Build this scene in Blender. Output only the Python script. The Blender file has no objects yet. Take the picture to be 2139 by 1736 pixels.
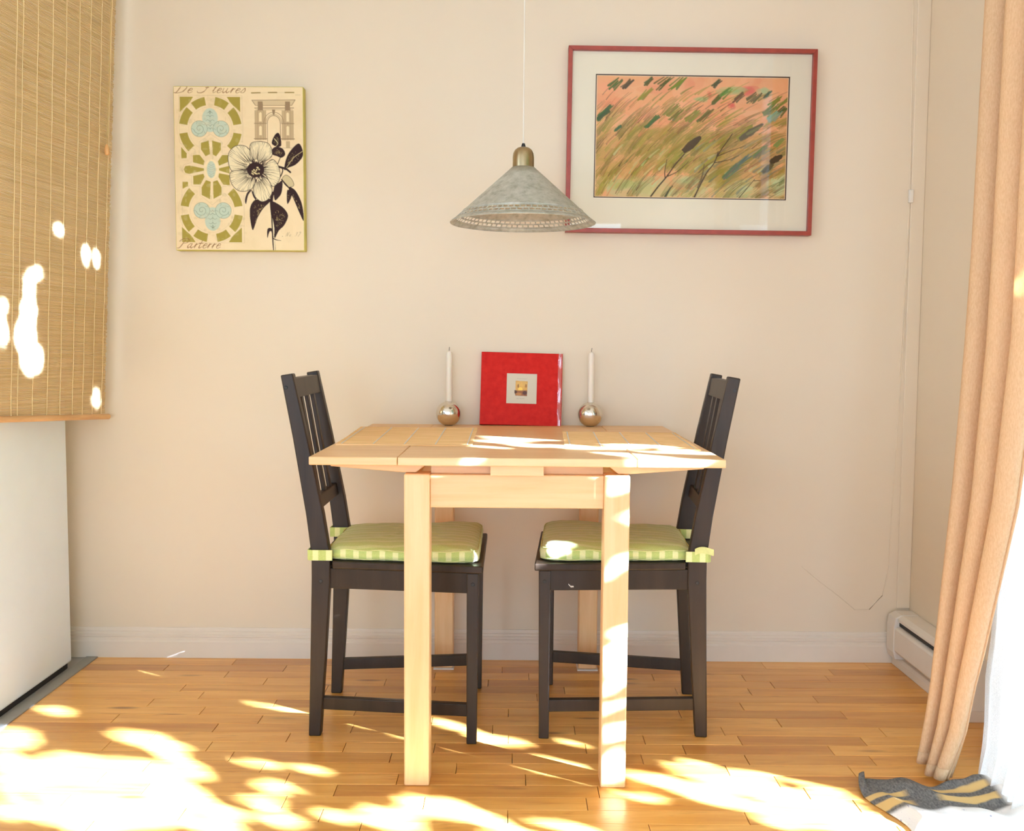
import bpy, bmesh, math, random
import numpy as np
from mathutils import Vector, Matrix
random.seed(7)
rng = np.random.default_rng(11)
S = bpy.context.scene
COL = S.collection
pi = math.pi

# ---------------------------------------------------------------- camera
cam = bpy.data.cameras.new('camera'); cam_o = bpy.data.objects.new('camera', cam); COL.objects.link(cam_o)
cam.sensor_fit = 'HORIZONTAL'; cam.sensor_width = 36.0
cam.lens = 2008.67 / 2139 * 36.0
cam.clip_start = .05
pit, yaw, rol = .07, .0015, .0074
fw = Vector((math.sin(yaw)*math.cos(pit), math.cos(yaw)*math.cos(pit), -math.sin(pit)))
r0 = Vector((math.cos(yaw), -math.sin(yaw), 0)); u0 = r0.cross(fw)
r1 = math.cos(rol)*r0 + math.sin(rol)*u0; u1 = -math.sin(rol)*r0 + math.cos(rol)*u0
mw = Matrix((r1, u1, -fw)).transposed().to_4x4(); mw.translation = (0, -2.9687, .9756)
cam_o.matrix_world = mw
S.camera = cam_o

# ---------------------------------------------------------------- sky, sun, exposure
WORLD_STRENGTH = 8.4
SUN_STRENGTH = 175.0
EXPOSURE = -.33
wd = bpy.data.worlds.new('sky'); S.world = wd; wd.use_nodes = True
bg = wd.node_tree.nodes['Background']
bg.inputs[0].default_value = (.78, .98, 1.22, 1); bg.inputs[1].default_value = WORLD_STRENGTH
SA, SE = math.radians(30), math.radians(18)
SUN_D = Vector((-math.cos(SE)*math.cos(SA), math.cos(SE)*math.sin(SA), -math.sin(SE)))   # direction the light travels
sun = bpy.data.lights.new('sun', 'SUN'); sun.energy = SUN_STRENGTH; sun.angle = math.radians(.42); sun.color = (.80, 1, 1.40)
sun_o = bpy.data.objects.new('sun', sun); COL.objects.link(sun_o)
sun_o.rotation_euler = SUN_D.to_track_quat('-Z', 'Y').to_euler(); sun_o.location = (6, -4.5, 3.5)
def portal(name, loc, direction, sx, sy):
    l = bpy.data.lights.new(name, 'AREA'); l.shape = 'RECTANGLE'; l.size = sx; l.size_y = sy
    l.cycles.is_portal = True
    o = bpy.data.objects.new(name, l); COL.objects.link(o); o.location = loc
    o.rotation_euler = Vector(direction).to_track_quat('-Z', 'Y').to_euler()
portal('door_daylight', (1.28, -1.695, 1.19), (-1, 0, 0), 1.81, 2.38)
portal('window_daylight', (-.49, -5.25, 1.09), (0, 1, 0), 2.92, 1.98)
portal('fill_window_daylight', (-2.12, -3.3, 1.585), (1, 0, 0), 3.2, 1.33)
S.view_settings.view_transform = 'Standard'; S.view_settings.look = 'None'
S.view_settings.exposure = EXPOSURE; S.view_settings.gamma = 1; S.view_settings.use_curve_mapping = False
S.cycles.max_bounces = 14; S.cycles.diffuse_bounces = 7; S.cycles.transparent_max_bounces = 24
S.cycles.use_denoising = True

# ---------------------------------------------------------------- helpers
def lin(r, g, b):
    f = lambda c: (c/12.92 if c <= .04045 else ((c+.055)/1.055)**2.4)
    return (f(r/255), f(g/255), f(b/255), 1)
class NT:
    def __init__(self, name):
        self.m = bpy.data.materials.new(name); self.m.use_nodes = True
        self.t = self.m.node_tree; self.b = self.t.nodes['Principled BSDF']; self.out = self.t.nodes['Material Output']
    def n(self, typ, **kw):
        nd = self.t.nodes.new('ShaderNode'+typ)
        for k, v in kw.items(): setattr(nd, k, v)
        return nd
    def put(self, sock, v):
        if hasattr(v, 'is_linked') or isinstance(v, bpy.types.NodeSocket): self.t.links.new(v, sock)
        else: sock.default_value = v
    def node(self, typ, ins=(), **kw):
        nd = self.n(typ, **kw)
        items = ins.items() if isinstance(ins, dict) else enumerate(ins)
        for k, v in items:
            if v is not None: self.put(nd.inputs[k], v)
        return nd
    def math(self, op, a, b=0.0, clamp=False): return self.node('Math', [a, b], operation=op, use_clamp=clamp).outputs[0]
    def coords(self, kind='Object', scale=(1, 1, 1), loc=(0, 0, 0)):
        tc = self.n('TexCoord'); mp = self.node('Mapping', {'Vector': tc.outputs[kind], 'Scale': scale, 'Location': loc})
        return mp.outputs[0]
    def noise(self, vec, scale=5, detail=4, rough=.55, dist=0):
        return self.node('TexNoise', {'Vector': vec, 'Scale': scale, 'Detail': detail, 'Roughness': rough, 'Distortion': dist}).outputs['Fac']
    def ramp(self, fac, stops):
        r = self.n('ValToRGB'); self.put(r.inputs[0], fac); cr = r.color_ramp
        while len(cr.elements) < len(stops): cr.elements.new(.5)
        for e, (p, c) in zip(cr.elements, stops): e.position = p; e.color = c
        return r.outputs[0]
    def mix(self, fac, a, b, mode='MIX'):
        nd = self.n('Mix', data_type='RGBA', blend_type=mode)
        self.put(nd.inputs[0], fac); self.put(nd.inputs[6], a); self.put(nd.inputs[7], b)
        return nd.outputs[2]
    def bump(self, h, strength=.2, dist=.002):
        self.put(self.b.inputs['Normal'], self.node('Bump', {'Height': h, 'Strength': strength, 'Distance': dist}).outputs[0])
    def set(self, **kw):
        for k, v in kw.items(): self.put(self.b.inputs[k.replace('_', ' ')], v)
        return self
def plain(name, col, rough=.5, metal=0.0, var=.06, vs=8, bump=0, bs=60, **kw):
    t = NT(name); v = t.coords()
    f = t.noise(v, vs, 3)
    d = tuple(c*(1-var*2) for c in col[:3])+(1,); l = tuple(min(1, c*(1+var)) for c in col[:3])+(1,)
    t.set(Base_Color=t.ramp(f, [(.3, d), (.7, l)]), Roughness=rough, Metallic=metal)
    if bump: t.bump(t.noise(v, bs, 3), bump, .001)
    for k, x in kw.items(): t.put(t.b.inputs[k.replace('_', ' ')], x)
    return t.m
def wood(name, dark, light, axis, rough=.4, fine=1.0):
    t = NT(name); sc = [26*fine, 26*fine, 26*fine]; sc[axis] = 1.6
    v = t.coords(scale=tuple(sc)); rnd = t.node('ObjectInfo').outputs['Random']
    sh = t.node('VectorMath', [v, t.node('CombineXYZ', [t.math('MULTIPLY', rnd, 40), t.math('MULTIPLY', rnd, 17), t.math('MULTIPLY', rnd, 29)]).outputs[0]], operation='ADD').outputs[0]
    f = t.noise(sh, 1, 5, .6, .4); g = t.noise(sh, 6, 2, .5)
    c = t.ramp(f, [(.28, dark), (.72, light)])
    c = t.mix(.12, c, t.ramp(g, [(.35, dark), (.65, light)]))
    t.set(Base_Color=c, Roughness=rough); t.bump(g, .04, .0005)
    return t.m

def BM(): return bmesh.new()
def add(bm, verts, faces):
    vs = [bm.verts.new(v) for v in verts]
    for f in faces:
        try: bm.faces.new([vs[i] for i in f])
        except ValueError: pass
    return vs
HEX = [(0, 3, 2, 1), (4, 5, 6, 7), (0, 1, 5, 4), (1, 2, 6, 5), (2, 3, 7, 6), (3, 0, 4, 7)]
def box(bm, x0, x1, y0, y1, z0, z1):
    add(bm, [(x0, y0, z0), (x1, y0, z0), (x1, y1, z0), (x0, y1, z0), (x0, y0, z1), (x1, y0, z1), (x1, y1, z1), (x0, y1, z1)], HEX)
def hexa(bm, bot, top): add(bm, list(bot)+list(top), HEX)
def prism(bm, poly, lo, hi, axis):
    """poly of 2D points (the two axes left over, in order), extruded along axis"""
    def p(a, b, c): return [(c, a, b), (a, c, b), (a, b, c)][axis]
    n = len(poly)
    v = [p(a, b, lo) for a, b in poly]+[p(a, b, hi) for a, b in poly]
    add(bm, v, [tuple(range(n))[::-1], tuple(range(n, 2*n))]+[(i, (i+1) % n, n+(i+1) % n, n+i) for i in range(n)])
def tube(bm, pts, r, n=8, cap=True):
    pts = [Vector(p) for p in pts]; rings = []
    for i, p in enumerate(pts):
        d = (pts[min(i+1, len(pts)-1)]-pts[max(i-1, 0)]).normalized()
        a = d.cross(Vector((0, 0, 1)) if abs(d.z) < .9 else Vector((1, 0, 0))).normalized(); b = d.cross(a)
        rr = r[i] if isinstance(r, (list, tuple)) else r
        rings.append([bm.verts.new(p+rr*(math.cos(2*pi*k/n)*a+math.sin(2*pi*k/n)*b)) for k in range(n)])
    for A, B in zip(rings, rings[1:]):
        for k in range(n): bm.faces.new((A[k], A[(k+1) % n], B[(k+1) % n], B[k]))
    if cap: bm.faces.new(rings[0][::-1]); bm.faces.new(rings[-1])
def lathe(bm, prof, n=48, c=(0, 0, 0), close=False):
    rings = []
    for r, z in prof:
        if r < 1e-6: rings.append([bm.verts.new((c[0], c[1], c[2]+z))])
        else: rings.append([bm.verts.new((c[0]+r*math.cos(2*pi*k/n), c[1]+r*math.sin(2*pi*k/n), c[2]+z)) for k in range(n)])
    pairs = list(zip(rings, rings[1:]))
    if close: pairs.append((rings[-1], rings[0]))
    for A, B in pairs:
        for k in range(n):
            a, b = A[k % len(A)], A[(k+1) % len(A)]; c_, d = B[(k+1) % len(B)], B[k % len(B)]
            f = [x for i, x in enumerate((a, b, c_, d)) if x not in (a, b, c_, d)[:i]]
            if len(f) > 2: bm.faces.new(f)
def grid(bm, nu, nv, fn):
    V = [[bm.verts.new(fn(i/nu, j/nv)) for j in range(nv+1)] for i in range(nu+1)]
    for i in range(nu):
        for j in range(nv): bm.faces.new((V[i][j], V[i+1][j], V[i+1][j+1], V[i][j+1]))
def obj(name, bm, mat, parent=None, bevel=0, seg=2, smooth=False, thick=0, subd=0, loc=None):
    bmesh.ops.recalc_face_normals(bm, faces=bm.faces[:])
    if bevel:
        bmesh.ops.bevel(bm, geom=[e for e in bm.edges if len(e.link_faces) == 2 and e.calc_face_angle() > .6], offset=bevel, segments=seg, profile=.5, affect='EDGES', clamp_overlap=True)
    me = bpy.data.meshes.new(name); bm.to_mesh(me); bm.free()
    if mat: me.materials.append(mat)
    if smooth:
        me.polygons.foreach_set('use_smooth', [True]*len(me.polygons))
        if smooth != 'all':
            try: me.set_sharp_from_angle(angle=math.radians(38))
            except Exception: pass
    o = bpy.data.objects.new(name, me); COL.objects.link(o)
    if parent: o.parent = parent
    if loc: o.location = loc
    if thick: md = o.modifiers.new('solid', 'SOLIDIFY'); md.thickness = thick; md.offset = 0
    if subd: md = o.modifiers.new('sub', 'SUBSURF'); md.levels = subd; md.render_levels = subd
    return o
def thing(name, label, cat, loc=(0, 0, 0), rz=0, group=None):
    o = bpy.data.objects.new(name, None); COL.objects.link(o); o.empty_display_size = .1
    o.location = loc; o.rotation_euler = (0, 0, rz); o['label'] = label; o['category'] = cat
    if group: o['group'] = group
    return o
def struct(o): o['kind'] = 'structure'; return o
def stuff(o): o['kind'] = 'stuff'; return o
def copy_tree(root):
    c = root.copy(); COL.objects.link(c)
    for ch in root.children:
        k = ch.copy(); COL.objects.link(k); k.parent = c
        for g in ch.children:
            q = g.copy(); COL.objects.link(q); q.parent = k
    return c

# ---------------------------------------------------------------- materials
M = {}
def wall_mat(name, col):
    t = NT(name); v = t.coords()
    t.set(Base_Color=t.ramp(t.noise(v, 1.3, 3), [(.3, tuple(c*.975 for c in col[:3])+(1,)), (.7, col)]), Roughness=.75)
    t.bump(t.noise(v, 260, 2), .06, .0008); return t.m
M['wall'] = wall_mat('wall_paint', (.74, .635, .485, 1))
M['ceiling'] = wall_mat('ceiling_paint', (.78, .74, .66, 1))
M['trim'] = plain('trim_paint', (.74, .66, .55, 1), .4, var=.02)
M['birch_x'] = wood('birch_along_x', lin(222, 172, 112), lin(240, 198, 146), 0, .38)
M['birch_y'] = wood('birch_along_y', lin(222, 172, 112), lin(240, 198, 146), 1, .38)
M['birch_z'] = wood('birch_along_z', lin(226, 175, 116), lin(243, 201, 150), 2, .42)
M['black'] = wood('black_stained_wood', (.018, .0095, .0042, 1), (.042, .024, .012, 1), 2, .42)
M['black'].node_tree.nodes['Principled BSDF'].inputs['Specular IOR Level'].default_value = .32
M['white_gloss'] = plain('white_enamel', (.83, .915, .975, 1), .28, var=.01)
M['grey_metal'] = plain('grey_metal_strip', (.34, .33, .29, 1), .45, .3, var=.05)
M['dark'] = plain('dark_gap', (.022, .019, .017, 1), .6)
M['plastic_white'] = plain('white_plastic', (.75, .7, .62, 1), .45, var=.02)
def floor_mat(name, world=False):
    t = NT(name)
    oi = t.node('ObjectInfo'); rnd = oi.outputs['Random']
    if world:
        v0 = t.coords()
        row = t.math('FLOOR', t.math('DIVIDE', t.node('SeparateXYZ', [v0]).outputs[1], .0572))
        rnd = t.node('TexWhiteNoise', {'W': row}, noise_dimensions='1D').outputs[0]
    v = t.coords(scale=(2.2, 30, 30))
    off = t.node('CombineXYZ', [t.math('MULTIPLY', rnd, 53), t.math('MULTIPLY', rnd, 31), t.math('MULTIPLY', rnd, 7)]).outputs[0]
    vv = t.node('VectorMath', [v, off], operation='ADD').outputs[0]
    f = t.noise(vv, 1, 5, .6, .6)
    c = t.ramp(f, [(.22, lin(204, 136, 60)), (.5, lin(228, 170, 87)), (.75, lin(240, 190, 110))])
    per = t.ramp(rnd, [(0, (.76, .66, .58, 1)), (.3, (.97, .94, .90, 1)), (.7, (1.07, 1.07, 1.05, 1)), (1, (.86, .76, .66, 1))])
    c = t.mix(1, c, per, 'MULTIPLY')
    # cathedral streaks and the odd small knot
    kn = t.node('TexVoronoi', {'Vector': t.node('VectorMath', [t.coords(scale=(3.1, 14, 14)), off], operation='ADD').outputs[0], 'Scale': 1.0}).outputs['Distance']
    pick = t.noise(t.node('VectorMath', [t.coords(scale=(2.5, 6, 6)), off], operation='ADD').outputs[0], 1, 1)
    k = t.math('MULTIPLY', t.ramp(kn, [(.05, (1, 1, 1, 1)), (.16, (0, 0, 0, 1))]), t.ramp(pick, [(.46, (0, 0, 0, 1)), (.53, (1, 1, 1, 1))]))
    c = t.mix(t.math('MULTIPLY', k, .75), c, lin(120, 66, 28))
    st = t.noise(vv, 3.5, 2, .5, 1.2)
    c = t.mix(t.math('MULTIPLY', t.ramp(st, [(.62, (0, 0, 0, 1)), (.74, (1, 1, 1, 1))]), .35), c, lin(160, 92, 40))
    t.set(Base_Color=c, Roughness=.30, Coat_Weight=.25, Coat_Roughness=.18)
    t.bump(t.noise(v, 2, 2), .03, .0006)
    return t.m
M['plank'] = floor_mat('varnished_maple_plank')
M['plank_far'] = floor_mat('varnished_maple_flooring', True)

# ================================================================ the room
CEIL = 2.45; XL, XR, XD, YF = -2.05, 1.256, 1.15, -5.2
bm = BM(); box(bm, XL-.2, XR+.2, YF-.2, .2, -.2, -.014); floor = struct(obj('floor', bm, M['dark']))
bm = BM(); box(bm, XL-.15, XR+.15, YF-.15, .15, CEIL, CEIL+.15); struct(obj('ceiling', bm, M['ceiling']))
bm = BM(); box(bm, XL-.15, XR+.3, 0, .15, -.014, CEIL); struct(obj('wall_back', bm, M['wall']))
K0, K1, KZ0, KZ1 = -4.9, -1.7, .92, 2.25                              # unseen window added in the left wall to brighten the right side
bm = BM(); box(bm, XL-.15, XL, YF, K0, -.014, CEIL); box(bm, XL-.15, XL, K1, 0, -.014, CEIL); box(bm, XL-.15, XL, K0, K1, -.014, KZ0); box(bm, XL-.15, XL, K0, K1, KZ1, CEIL); struct(obj('wall_left', bm, M['wall']))
D0, D1, DH = -2.60, -.79, 2.39                                       # the glass door in the right wall
bm = BM(); box(bm, XR, XR+.15, -.72, 0, -.014, CEIL)
box(bm, XD, XR+.15, D1, -.72, -.014, CEIL); box(bm, XD, XR+.15, YF, D0, -.014, CEIL); box(bm, XD, XR+.15, D0, D1, DH, CEIL)
struct(obj('wall_right', bm, M['wall']))
W0, W1, WZ0, WZ1 = -1.95, .97, .1, 2.08  # unseen front window, added to bring in frontal daylight
bm = BM(); box(bm, XL, W0, YF-.15, YF, -.014, CEIL); box(bm, W1, XR+.15, YF-.15, YF, -.014, CEIL)
box(bm, W0, W1, YF-.15, YF, -.014, WZ0); box(bm, W0, W1, YF-.15, YF, WZ1, CEIL); struct(obj('wall_front', bm, M['wall']))
# window glass
t = NT('window_glass'); tr = t.node('BsdfTransparent', [(1, 1, 1, 1)]); gl = t.node('BsdfGlossy', {'Roughness': .02})
fr = t.math('MULTIPLY', t.node('Fresnel', {'IOR': 1.45}).outputs[0], .8)
mx = t.node('MixShader', [fr, tr.outputs[0], gl.outputs[0]]); t.t.links.new(mx.outputs[0], t.out.inputs[0]); M['glass'] = t.m
door = struct(thing('door_1', 'wide sliding glass door in the right wall behind the curtain', 'door')); del door['category']; del door['label']
bm = BM()
for a, b in ((D0, D0+.04), (D1-.03, D1), (-2.45, -2.40)): box(bm, 1.20, 1.25, a, b, 0, DH)
box(bm, 1.20, 1.25, D0+.04, -2.45, DH-.04, DH); box(bm, 1.20, 1.25, -2.40, D1-.03, DH-.04, DH)
box(bm, 1.20, 1.25, D0+.04, -2.45, 0, .03); box(bm, 1.20, 1.25, -2.40, D1-.03, 0, .03)
obj('door_frame', bm, M['trim'], door)
for a, b in ((D0+.035, -2.445), (-2.405, D1-.025)):
    bm = BM(); box(bm, 1.222, 1.228, a, b, .025, DH-.035); obj('pane', bm, M['glass'], door)
bm = BM(); box(bm, 1.185, 1.20, -2.44, -2.41, .95, 1.15); obj('handle', bm, M['grey_metal'], door, .004)
win = struct(thing('window_1', '', '')); del win['category']; del win['label']
bm = BM()
for a, b in ((W0, W0+.05), (W1-.05, W1), (-.48, -.42)): box(bm, a, b, YF-.11, YF-.05, WZ0, WZ1)
for a, b in ((WZ0, WZ0+.05), (WZ1-.05, WZ1)):
    box(bm, W0+.05, -.48, YF-.11, YF-.05, a, b); box(bm, -.42, W1-.05, YF-.11, YF-.05, a, b)
obj('window_frame', bm, M['trim'], win)
for a, b in ((W0+.05, -.48), (-.42, W1-.05)):
    bm = BM(); box(bm, a, b, YF-.083, YF-.077, WZ0+.05, WZ1-.05); obj('pane', bm, M['glass'], win)
kw = struct(thing('fill_window', '', '')); del kw['category']; del kw['label']
bm = BM()
for a, b in ((K0, K0+.05), (K1-.05, K1)): box(bm, XL-.11, XL-.05, a, b, KZ0, KZ1)
for a, b in ((KZ0, KZ0+.05), (KZ1-.05, KZ1)): box(bm, XL-.11, XL-.05, K0+.05, K1-.05, a, b)
obj('window_frame', bm, M['trim'], kw)
bm = BM(); box(bm, XL-.083, XL-.077, K0+.05, K1-.05, KZ0+.05, KZ1-.05); obj('pane', bm, M['glass'], kw)
# baseboards: stepped colonial profile
def bb_profile(s=1): return [(0, 0), (0, .093), (-.004*s, .093), (-.006*s, .088), (-.006*s, .083), (-.009*s, .081), (-.009*s, .074), (-.012*s, .072), (-.012*s, .066), (-.010*s, .064), (-.013*s, .061), (-.013*s, .054), (-.016*s, .050), (-.016*s, 0)]
bm = BM(); prism(bm, bb_profile(), -2.04, XR, 0); struct(obj('baseboard_back', bm, M['trim']))
bm = BM(); box(bm, XD-.012, XD, D1, -.725, 0, .085); struct(obj('baseboard_right', bm, M['trim'], bevel=.003))
bm = BM(); box(bm, -1.322, -1.286, -2.9, -.017, -.010, .004); struct(obj('trim_1', bm, M['grey_metal'], bevel=.0015))
bm = BM(); box(bm, 1.214, XR, -.005, 0, .17, CEIL); struct(obj('trim_2', bm, M['wall'], bevel=.003))
# floor planks, one by one where the photograph shows them
ROW, OFF = .0572, .034
JOINTS = {0: [-.62, .35], 1: [-.85, -.30, .22, .79, 1.11], 2: [-1.04, -.68, -.02, .52, .98], 3: [-.84, -.22, .06, .43, .70, .95], 4: [-.71, -.36, -.06, .33, .77],
 5: [-.93, -.52, -.21, .16, .48, .69], 6: [-.86, -.43, .08, .86], 7: [-.98, -.64, -.15, .28, .64], 8: [-.82, -.41, 0, .46, .90], 9: [-1.03, -.65, -.2, .25, .71],
 10: [-.75, -.40, -.04, .17, .55, .96], 11: [-.89, -.55, 0, .34, .58, .89], 12: [-.98, -.73, -.40, -.18, .19, .43, .79], 13: [-.66, -.28, .01, .32, .57, .87],
 14: [-.84, -.57, -.12, .24, .51, .80], 15: [-.92, -.50, -.25, .04, .61], 16: [-.80, -.38, .20, .66], 17: [-.95, -.48, -.18, .17, .75], 18: [-.68, -.39, 0, .50],
 19: [-.85, -.3, .29, .8], 20: [-.6, .05, .55], 21: [-.9, -.35, .3, .85]}
for k in range(22):
    y1 = OFF-ROW*k; y0 = y1-ROW
    y1 = min(y1, -.002); xr = XR-.002 if y0 > -.72 else XD-.002
    if k == 0: y0 = OFF-ROW
    xs = [-1.288]+[x for x in JOINTS[k] if x < xr-.05]+[xr]
    for a, b in zip(xs, xs[1:]):
        bm = BM(); cx, cy = (a+b)/2, (y0+y1)/2; hx, hy = (b-a)/2-.0007, (y1-y0)/2-.00035; dz = random.uniform(-.0003, .0002)
        c = .0007
        add(bm, [(-hx, -hy, -.014), (hx, -hy, -.014), (hx, hy, -.014), (-hx, hy, -.014), (-hx, -hy, -c), (hx, -hy, -c), (hx, hy, -c), (-hx, hy, -c),
                 (-hx+c, -hy+c, 0), (hx-c, -hy+c, 0), (hx-c, hy-c, 0), (-hx+c, hy-c, 0)],
            [(0, 3, 2, 1), (0, 1, 5, 4), (1, 2, 6, 5), (2, 3, 7, 6), (3, 0, 4, 7), (4, 5, 9, 8), (5, 6, 10, 9), (6, 7, 11, 10), (7, 4, 8, 11), (8, 9, 10, 11)])
        obj('plank', bm, M['plank'], floor, loc=(cx, cy, dz))
bm = BM(); k = 22
while OFF-ROW*(k+1) > YF:
    y1 = OFF-ROW*k; x = -1.288
    while x < XD-.01:
        x2 = min(x+random.uniform(.3, .9), XD-.002); box(bm, x+.0006, x2-.0006, y1-ROW+.0004, y1-.0004, -.014, 0); x = x2
    k += 1
stuff(obj('flooring', bm, M['plank_far'], floor))
bm = BM(); box(bm, XL, -1.323, YF, 0, -.014, -.001); stuff(obj('kitchen_flooring', bm, plain('kitchen_tile', (.42, .40, .36, 1), .4), floor))

# added unseen wall that keeps the sun out of the front window
bm = BM(); box(bm, 1.45, 1.65, -8.2, YF-.16, -.35, 3.7); struct(obj('sun_block_wall', bm, M['wall']))
# ================================================================ outdoors: terrace and the tree whose leaves dapple the sun
bm = BM(); box(bm, 1.42, 14, -14, 8, -.35, -.12); struct(obj('ground', bm, plain('pale_terrace', (.42, .40, .34, 1), .8, vs=3)))
GAPS = [(-1.197,0.148,-1.00,0.06,0.060,0.028),(-1.132,0.096,-0.92,0.38,0.050,0.033),(-1.069,0.074,-0.92,-0.39,0.035,0.017),(-1.252,0.103,-1.00,0.00,0.080,0.037),(-1.205,0.059,-1.00,0.10,0.082,0.036),(-1.298,0.056,-0.94,0.33,0.070,0.025),(-1.357,0.050,-0.99,0.16,0.039,0.018),(-1.252,0.139,-1.00,-0.09,0.049,0.023),(-1.165,0.231,-0.99,-0.12,0.042,0.020),(-1.259,0.196,0.94,0.35,0.045,0.015),(-1.326,0.156,0.98,0.22,0.035,0.015),(-1.378,0.113,-0.63,0.77,0.034,0.023),(-1.401,0.128,0.95,0.31,0.030,0.011),(-1.015,0.157,0.99,0.16,0.031,0.012),(-0.991,0.140,-1.00,0.01,0.026,0.012),(-1.015,0.114,-1.00,0.07,0.029,0.013),(-1.034,0.000,-1.00,0.02,0.026,0.011),(-1.177,-0.001,-1.00,0.08,0.024,0.010),(-1.138,-0.037,1.00,-0.00,0.023,0.012),(-1.234,-0.005,-0.80,0.61,0.026,0.016),(-1.001,0.251,-0.96,0.26,0.024,0.010),(-1.097,-0.010,-0.95,0.32,0.026,0.009),(-0.965,0.037,-0.96,0.29,0.021,0.008),(-0.678,0.092,-0.19,0.98,0.015,0.008),(-0.634,0.083,-1.00,0.09,0.014,0.006),(-0.699,0.125,0.99,0.11,0.009,0.003),(-0.616,0.051,-0.84,0.55,0.014,0.009),(-0.656,0.024,-0.54,-0.84,0.013,0.009),(-0.662,-0.023,-1.00,-0.01,0.012,0.004),(-0.541,-0.043,-0.90,-0.43,0.023,0.015),(-0.572,-0.085,1.00,0.02,0.032,0.015),(-0.552,-0.104,-1.00,0.05,0.022,0.007),(-0.485,-0.144,-0.84,-0.54,0.011,0.005),(-0.612,-0.151,0.96,0.29,0.029,0.022),(-0.611,-0.162,0.98,0.19,0.019,0.013),(-0.928,-0.003,-0.54,0.84,0.011,0.008),(-1.025,-0.097,1.00,0.06,0.036,0.017),(-1.016,-0.085,-1.00,0.06,0.021,0.008),(-0.923,-0.117,-0.93,0.38,0.037,0.025),(-0.947,-0.107,-1.00,0.01,0.038,0.013),(-0.914,-0.141,-0.88,-0.48,0.023,0.016),(-1.070,-0.063,-0.98,0.18,0.021,0.008),(-0.865,-0.196,-0.79,0.61,0.025,0.012),(-0.945,-0.175,-0.93,0.36,0.036,0.009),(-0.482,-0.240,1.00,-0.07,0.031,0.017),(-0.479,-0.268,1.00,-0.08,0.050,0.031),(-0.482,-0.288,0.99,-0.15,0.038,0.014),(-0.542,-0.263,-0.96,0.28,0.044,0.012),(-0.563,-0.217,0.97,-0.23,0.029,0.016),(-0.581,-0.243,-0.83,-0.56,0.028,0.016),(-0.594,-0.262,-0.88,-0.47,0.021,0.017),(-0.661,-0.224,-0.95,0.31,0.020,0.011),(-0.435,-0.242,-0.03,-1.00,0.018,0.008),(-0.419,-0.279,0.02,1.00,0.008,0.005),(-0.501,-0.306,-0.93,0.37,0.039,0.016),(-0.514,-0.332,1.00,-0.01,0.069,0.024),(-0.578,-0.306,0.97,-0.24,0.033,0.020),(-0.578,-0.324,-0.97,0.24,0.067,0.019),(-0.543,-0.355,-0.98,0.21,0.063,0.017),(-0.435,-0.333,1.00,-0.02,0.020,0.012),(-0.408,-0.312,-0.11,0.99,0.016,0.008),(-0.407,-0.328,-0.25,0.97,0.006,0.005),(-0.486,-0.384,-0.94,0.33,0.046,0.011),(-0.522,-0.371,-0.97,0.25,0.044,0.012),(-0.391,0.626,1.00,-0.03,0.050,0.025),(-0.483,0.625,-1.00,0.09,0.043,0.013),(-0.540,0.591,0.99,0.14,0.031,0.012),(-0.624,0.611,-0.94,-0.34,0.020,0.012),(-0.511,0.566,-0.98,-0.21,0.031,0.012),(-0.525,0.548,-1.00,0.10,0.026,0.008),(-0.414,0.515,1.00,0.09,0.038,0.017),(-0.443,0.529,0.99,0.10,0.054,0.008),(-0.592,0.505,-0.96,-0.26,0.028,0.018),(-0.601,0.483,-0.98,-0.19,0.027,0.013),(-0.628,0.486,-0.99,-0.14,0.026,0.008),(-0.466,0.469,-0.98,-0.20,0.030,0.015),(-0.503,0.491,-0.99,0.17,0.027,0.008),(-0.619,0.460,-0.87,0.49,0.024,0.006),(-0.661,0.485,-0.79,0.61,0.012,0.006),(-0.600,0.451,-0.87,0.49,0.025,0.005),(-0.612,0.459,-0.88,0.48,0.029,0.003),(-0.835,0.580,0.06,1.00,0.007,0.004),(-0.651,0.079,-0.03,1.00,0.047,0.008),(-0.646,0.122,-0.05,1.00,0.021,0.005),(-0.659,0.266,-0.09,-1.00,0.009,0.005),(-0.649,0.282,-0.18,0.98,0.013,0.006),(-0.649,0.452,-0.12,0.99,0.023,0.006),(-0.652,-0.080,-0.65,0.76,0.017,0.010),(-0.655,-0.152,-0.09,1.00,0.027,0.009),(-0.503,0.324,0.99,0.14,0.071,0.014),(-0.532,0.313,1.00,0.08,0.046,0.009),(-0.447,0.340,-1.00,0.00,0.019,0.005),(-0.614,0.366,-0.82,0.57,0.017,0.008),(-0.603,0.366,-0.09,1.00,0.016,0.006),(-0.634,0.371,-0.84,0.54,0.014,0.005),(-1.008,1.283,0.08,1.00,0.035,0.020),(-1.019,1.222,0.15,0.99,0.040,0.029),(-0.996,1.169,-0.85,-0.52,0.037,0.032),(-1.004,1.341,0.02,1.00,0.035,0.011),(-0.975,1.382,-0.60,-0.80,0.013,0.010),(-0.890,1.509,-0.72,-0.69,0.011,0.009),(-0.770,1.469,0.02,1.00,0.023,0.009),(-0.721,1.471,0.02,1.00,0.018,0.007),(-1.103,1.222,0.01,1.00,0.034,0.010),(-1.100,1.279,0.46,0.89,0.012,0.010),(-0.714,1.093,-0.01,1.00,0.021,0.007),(-0.247,-0.088,0.01,1.00,0.041,0.005),(-0.249,-0.124,-0.04,1.00,0.026,0.005)]
U = np.array([math.sin(SA), math.cos(SA), 0]); V = np.array([-math.sin(SE)*math.cos(SA), math.sin(SE)*math.sin(SA), math.cos(SE)]); Dn = np.array(SUN_D)
nl = 38000
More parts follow.
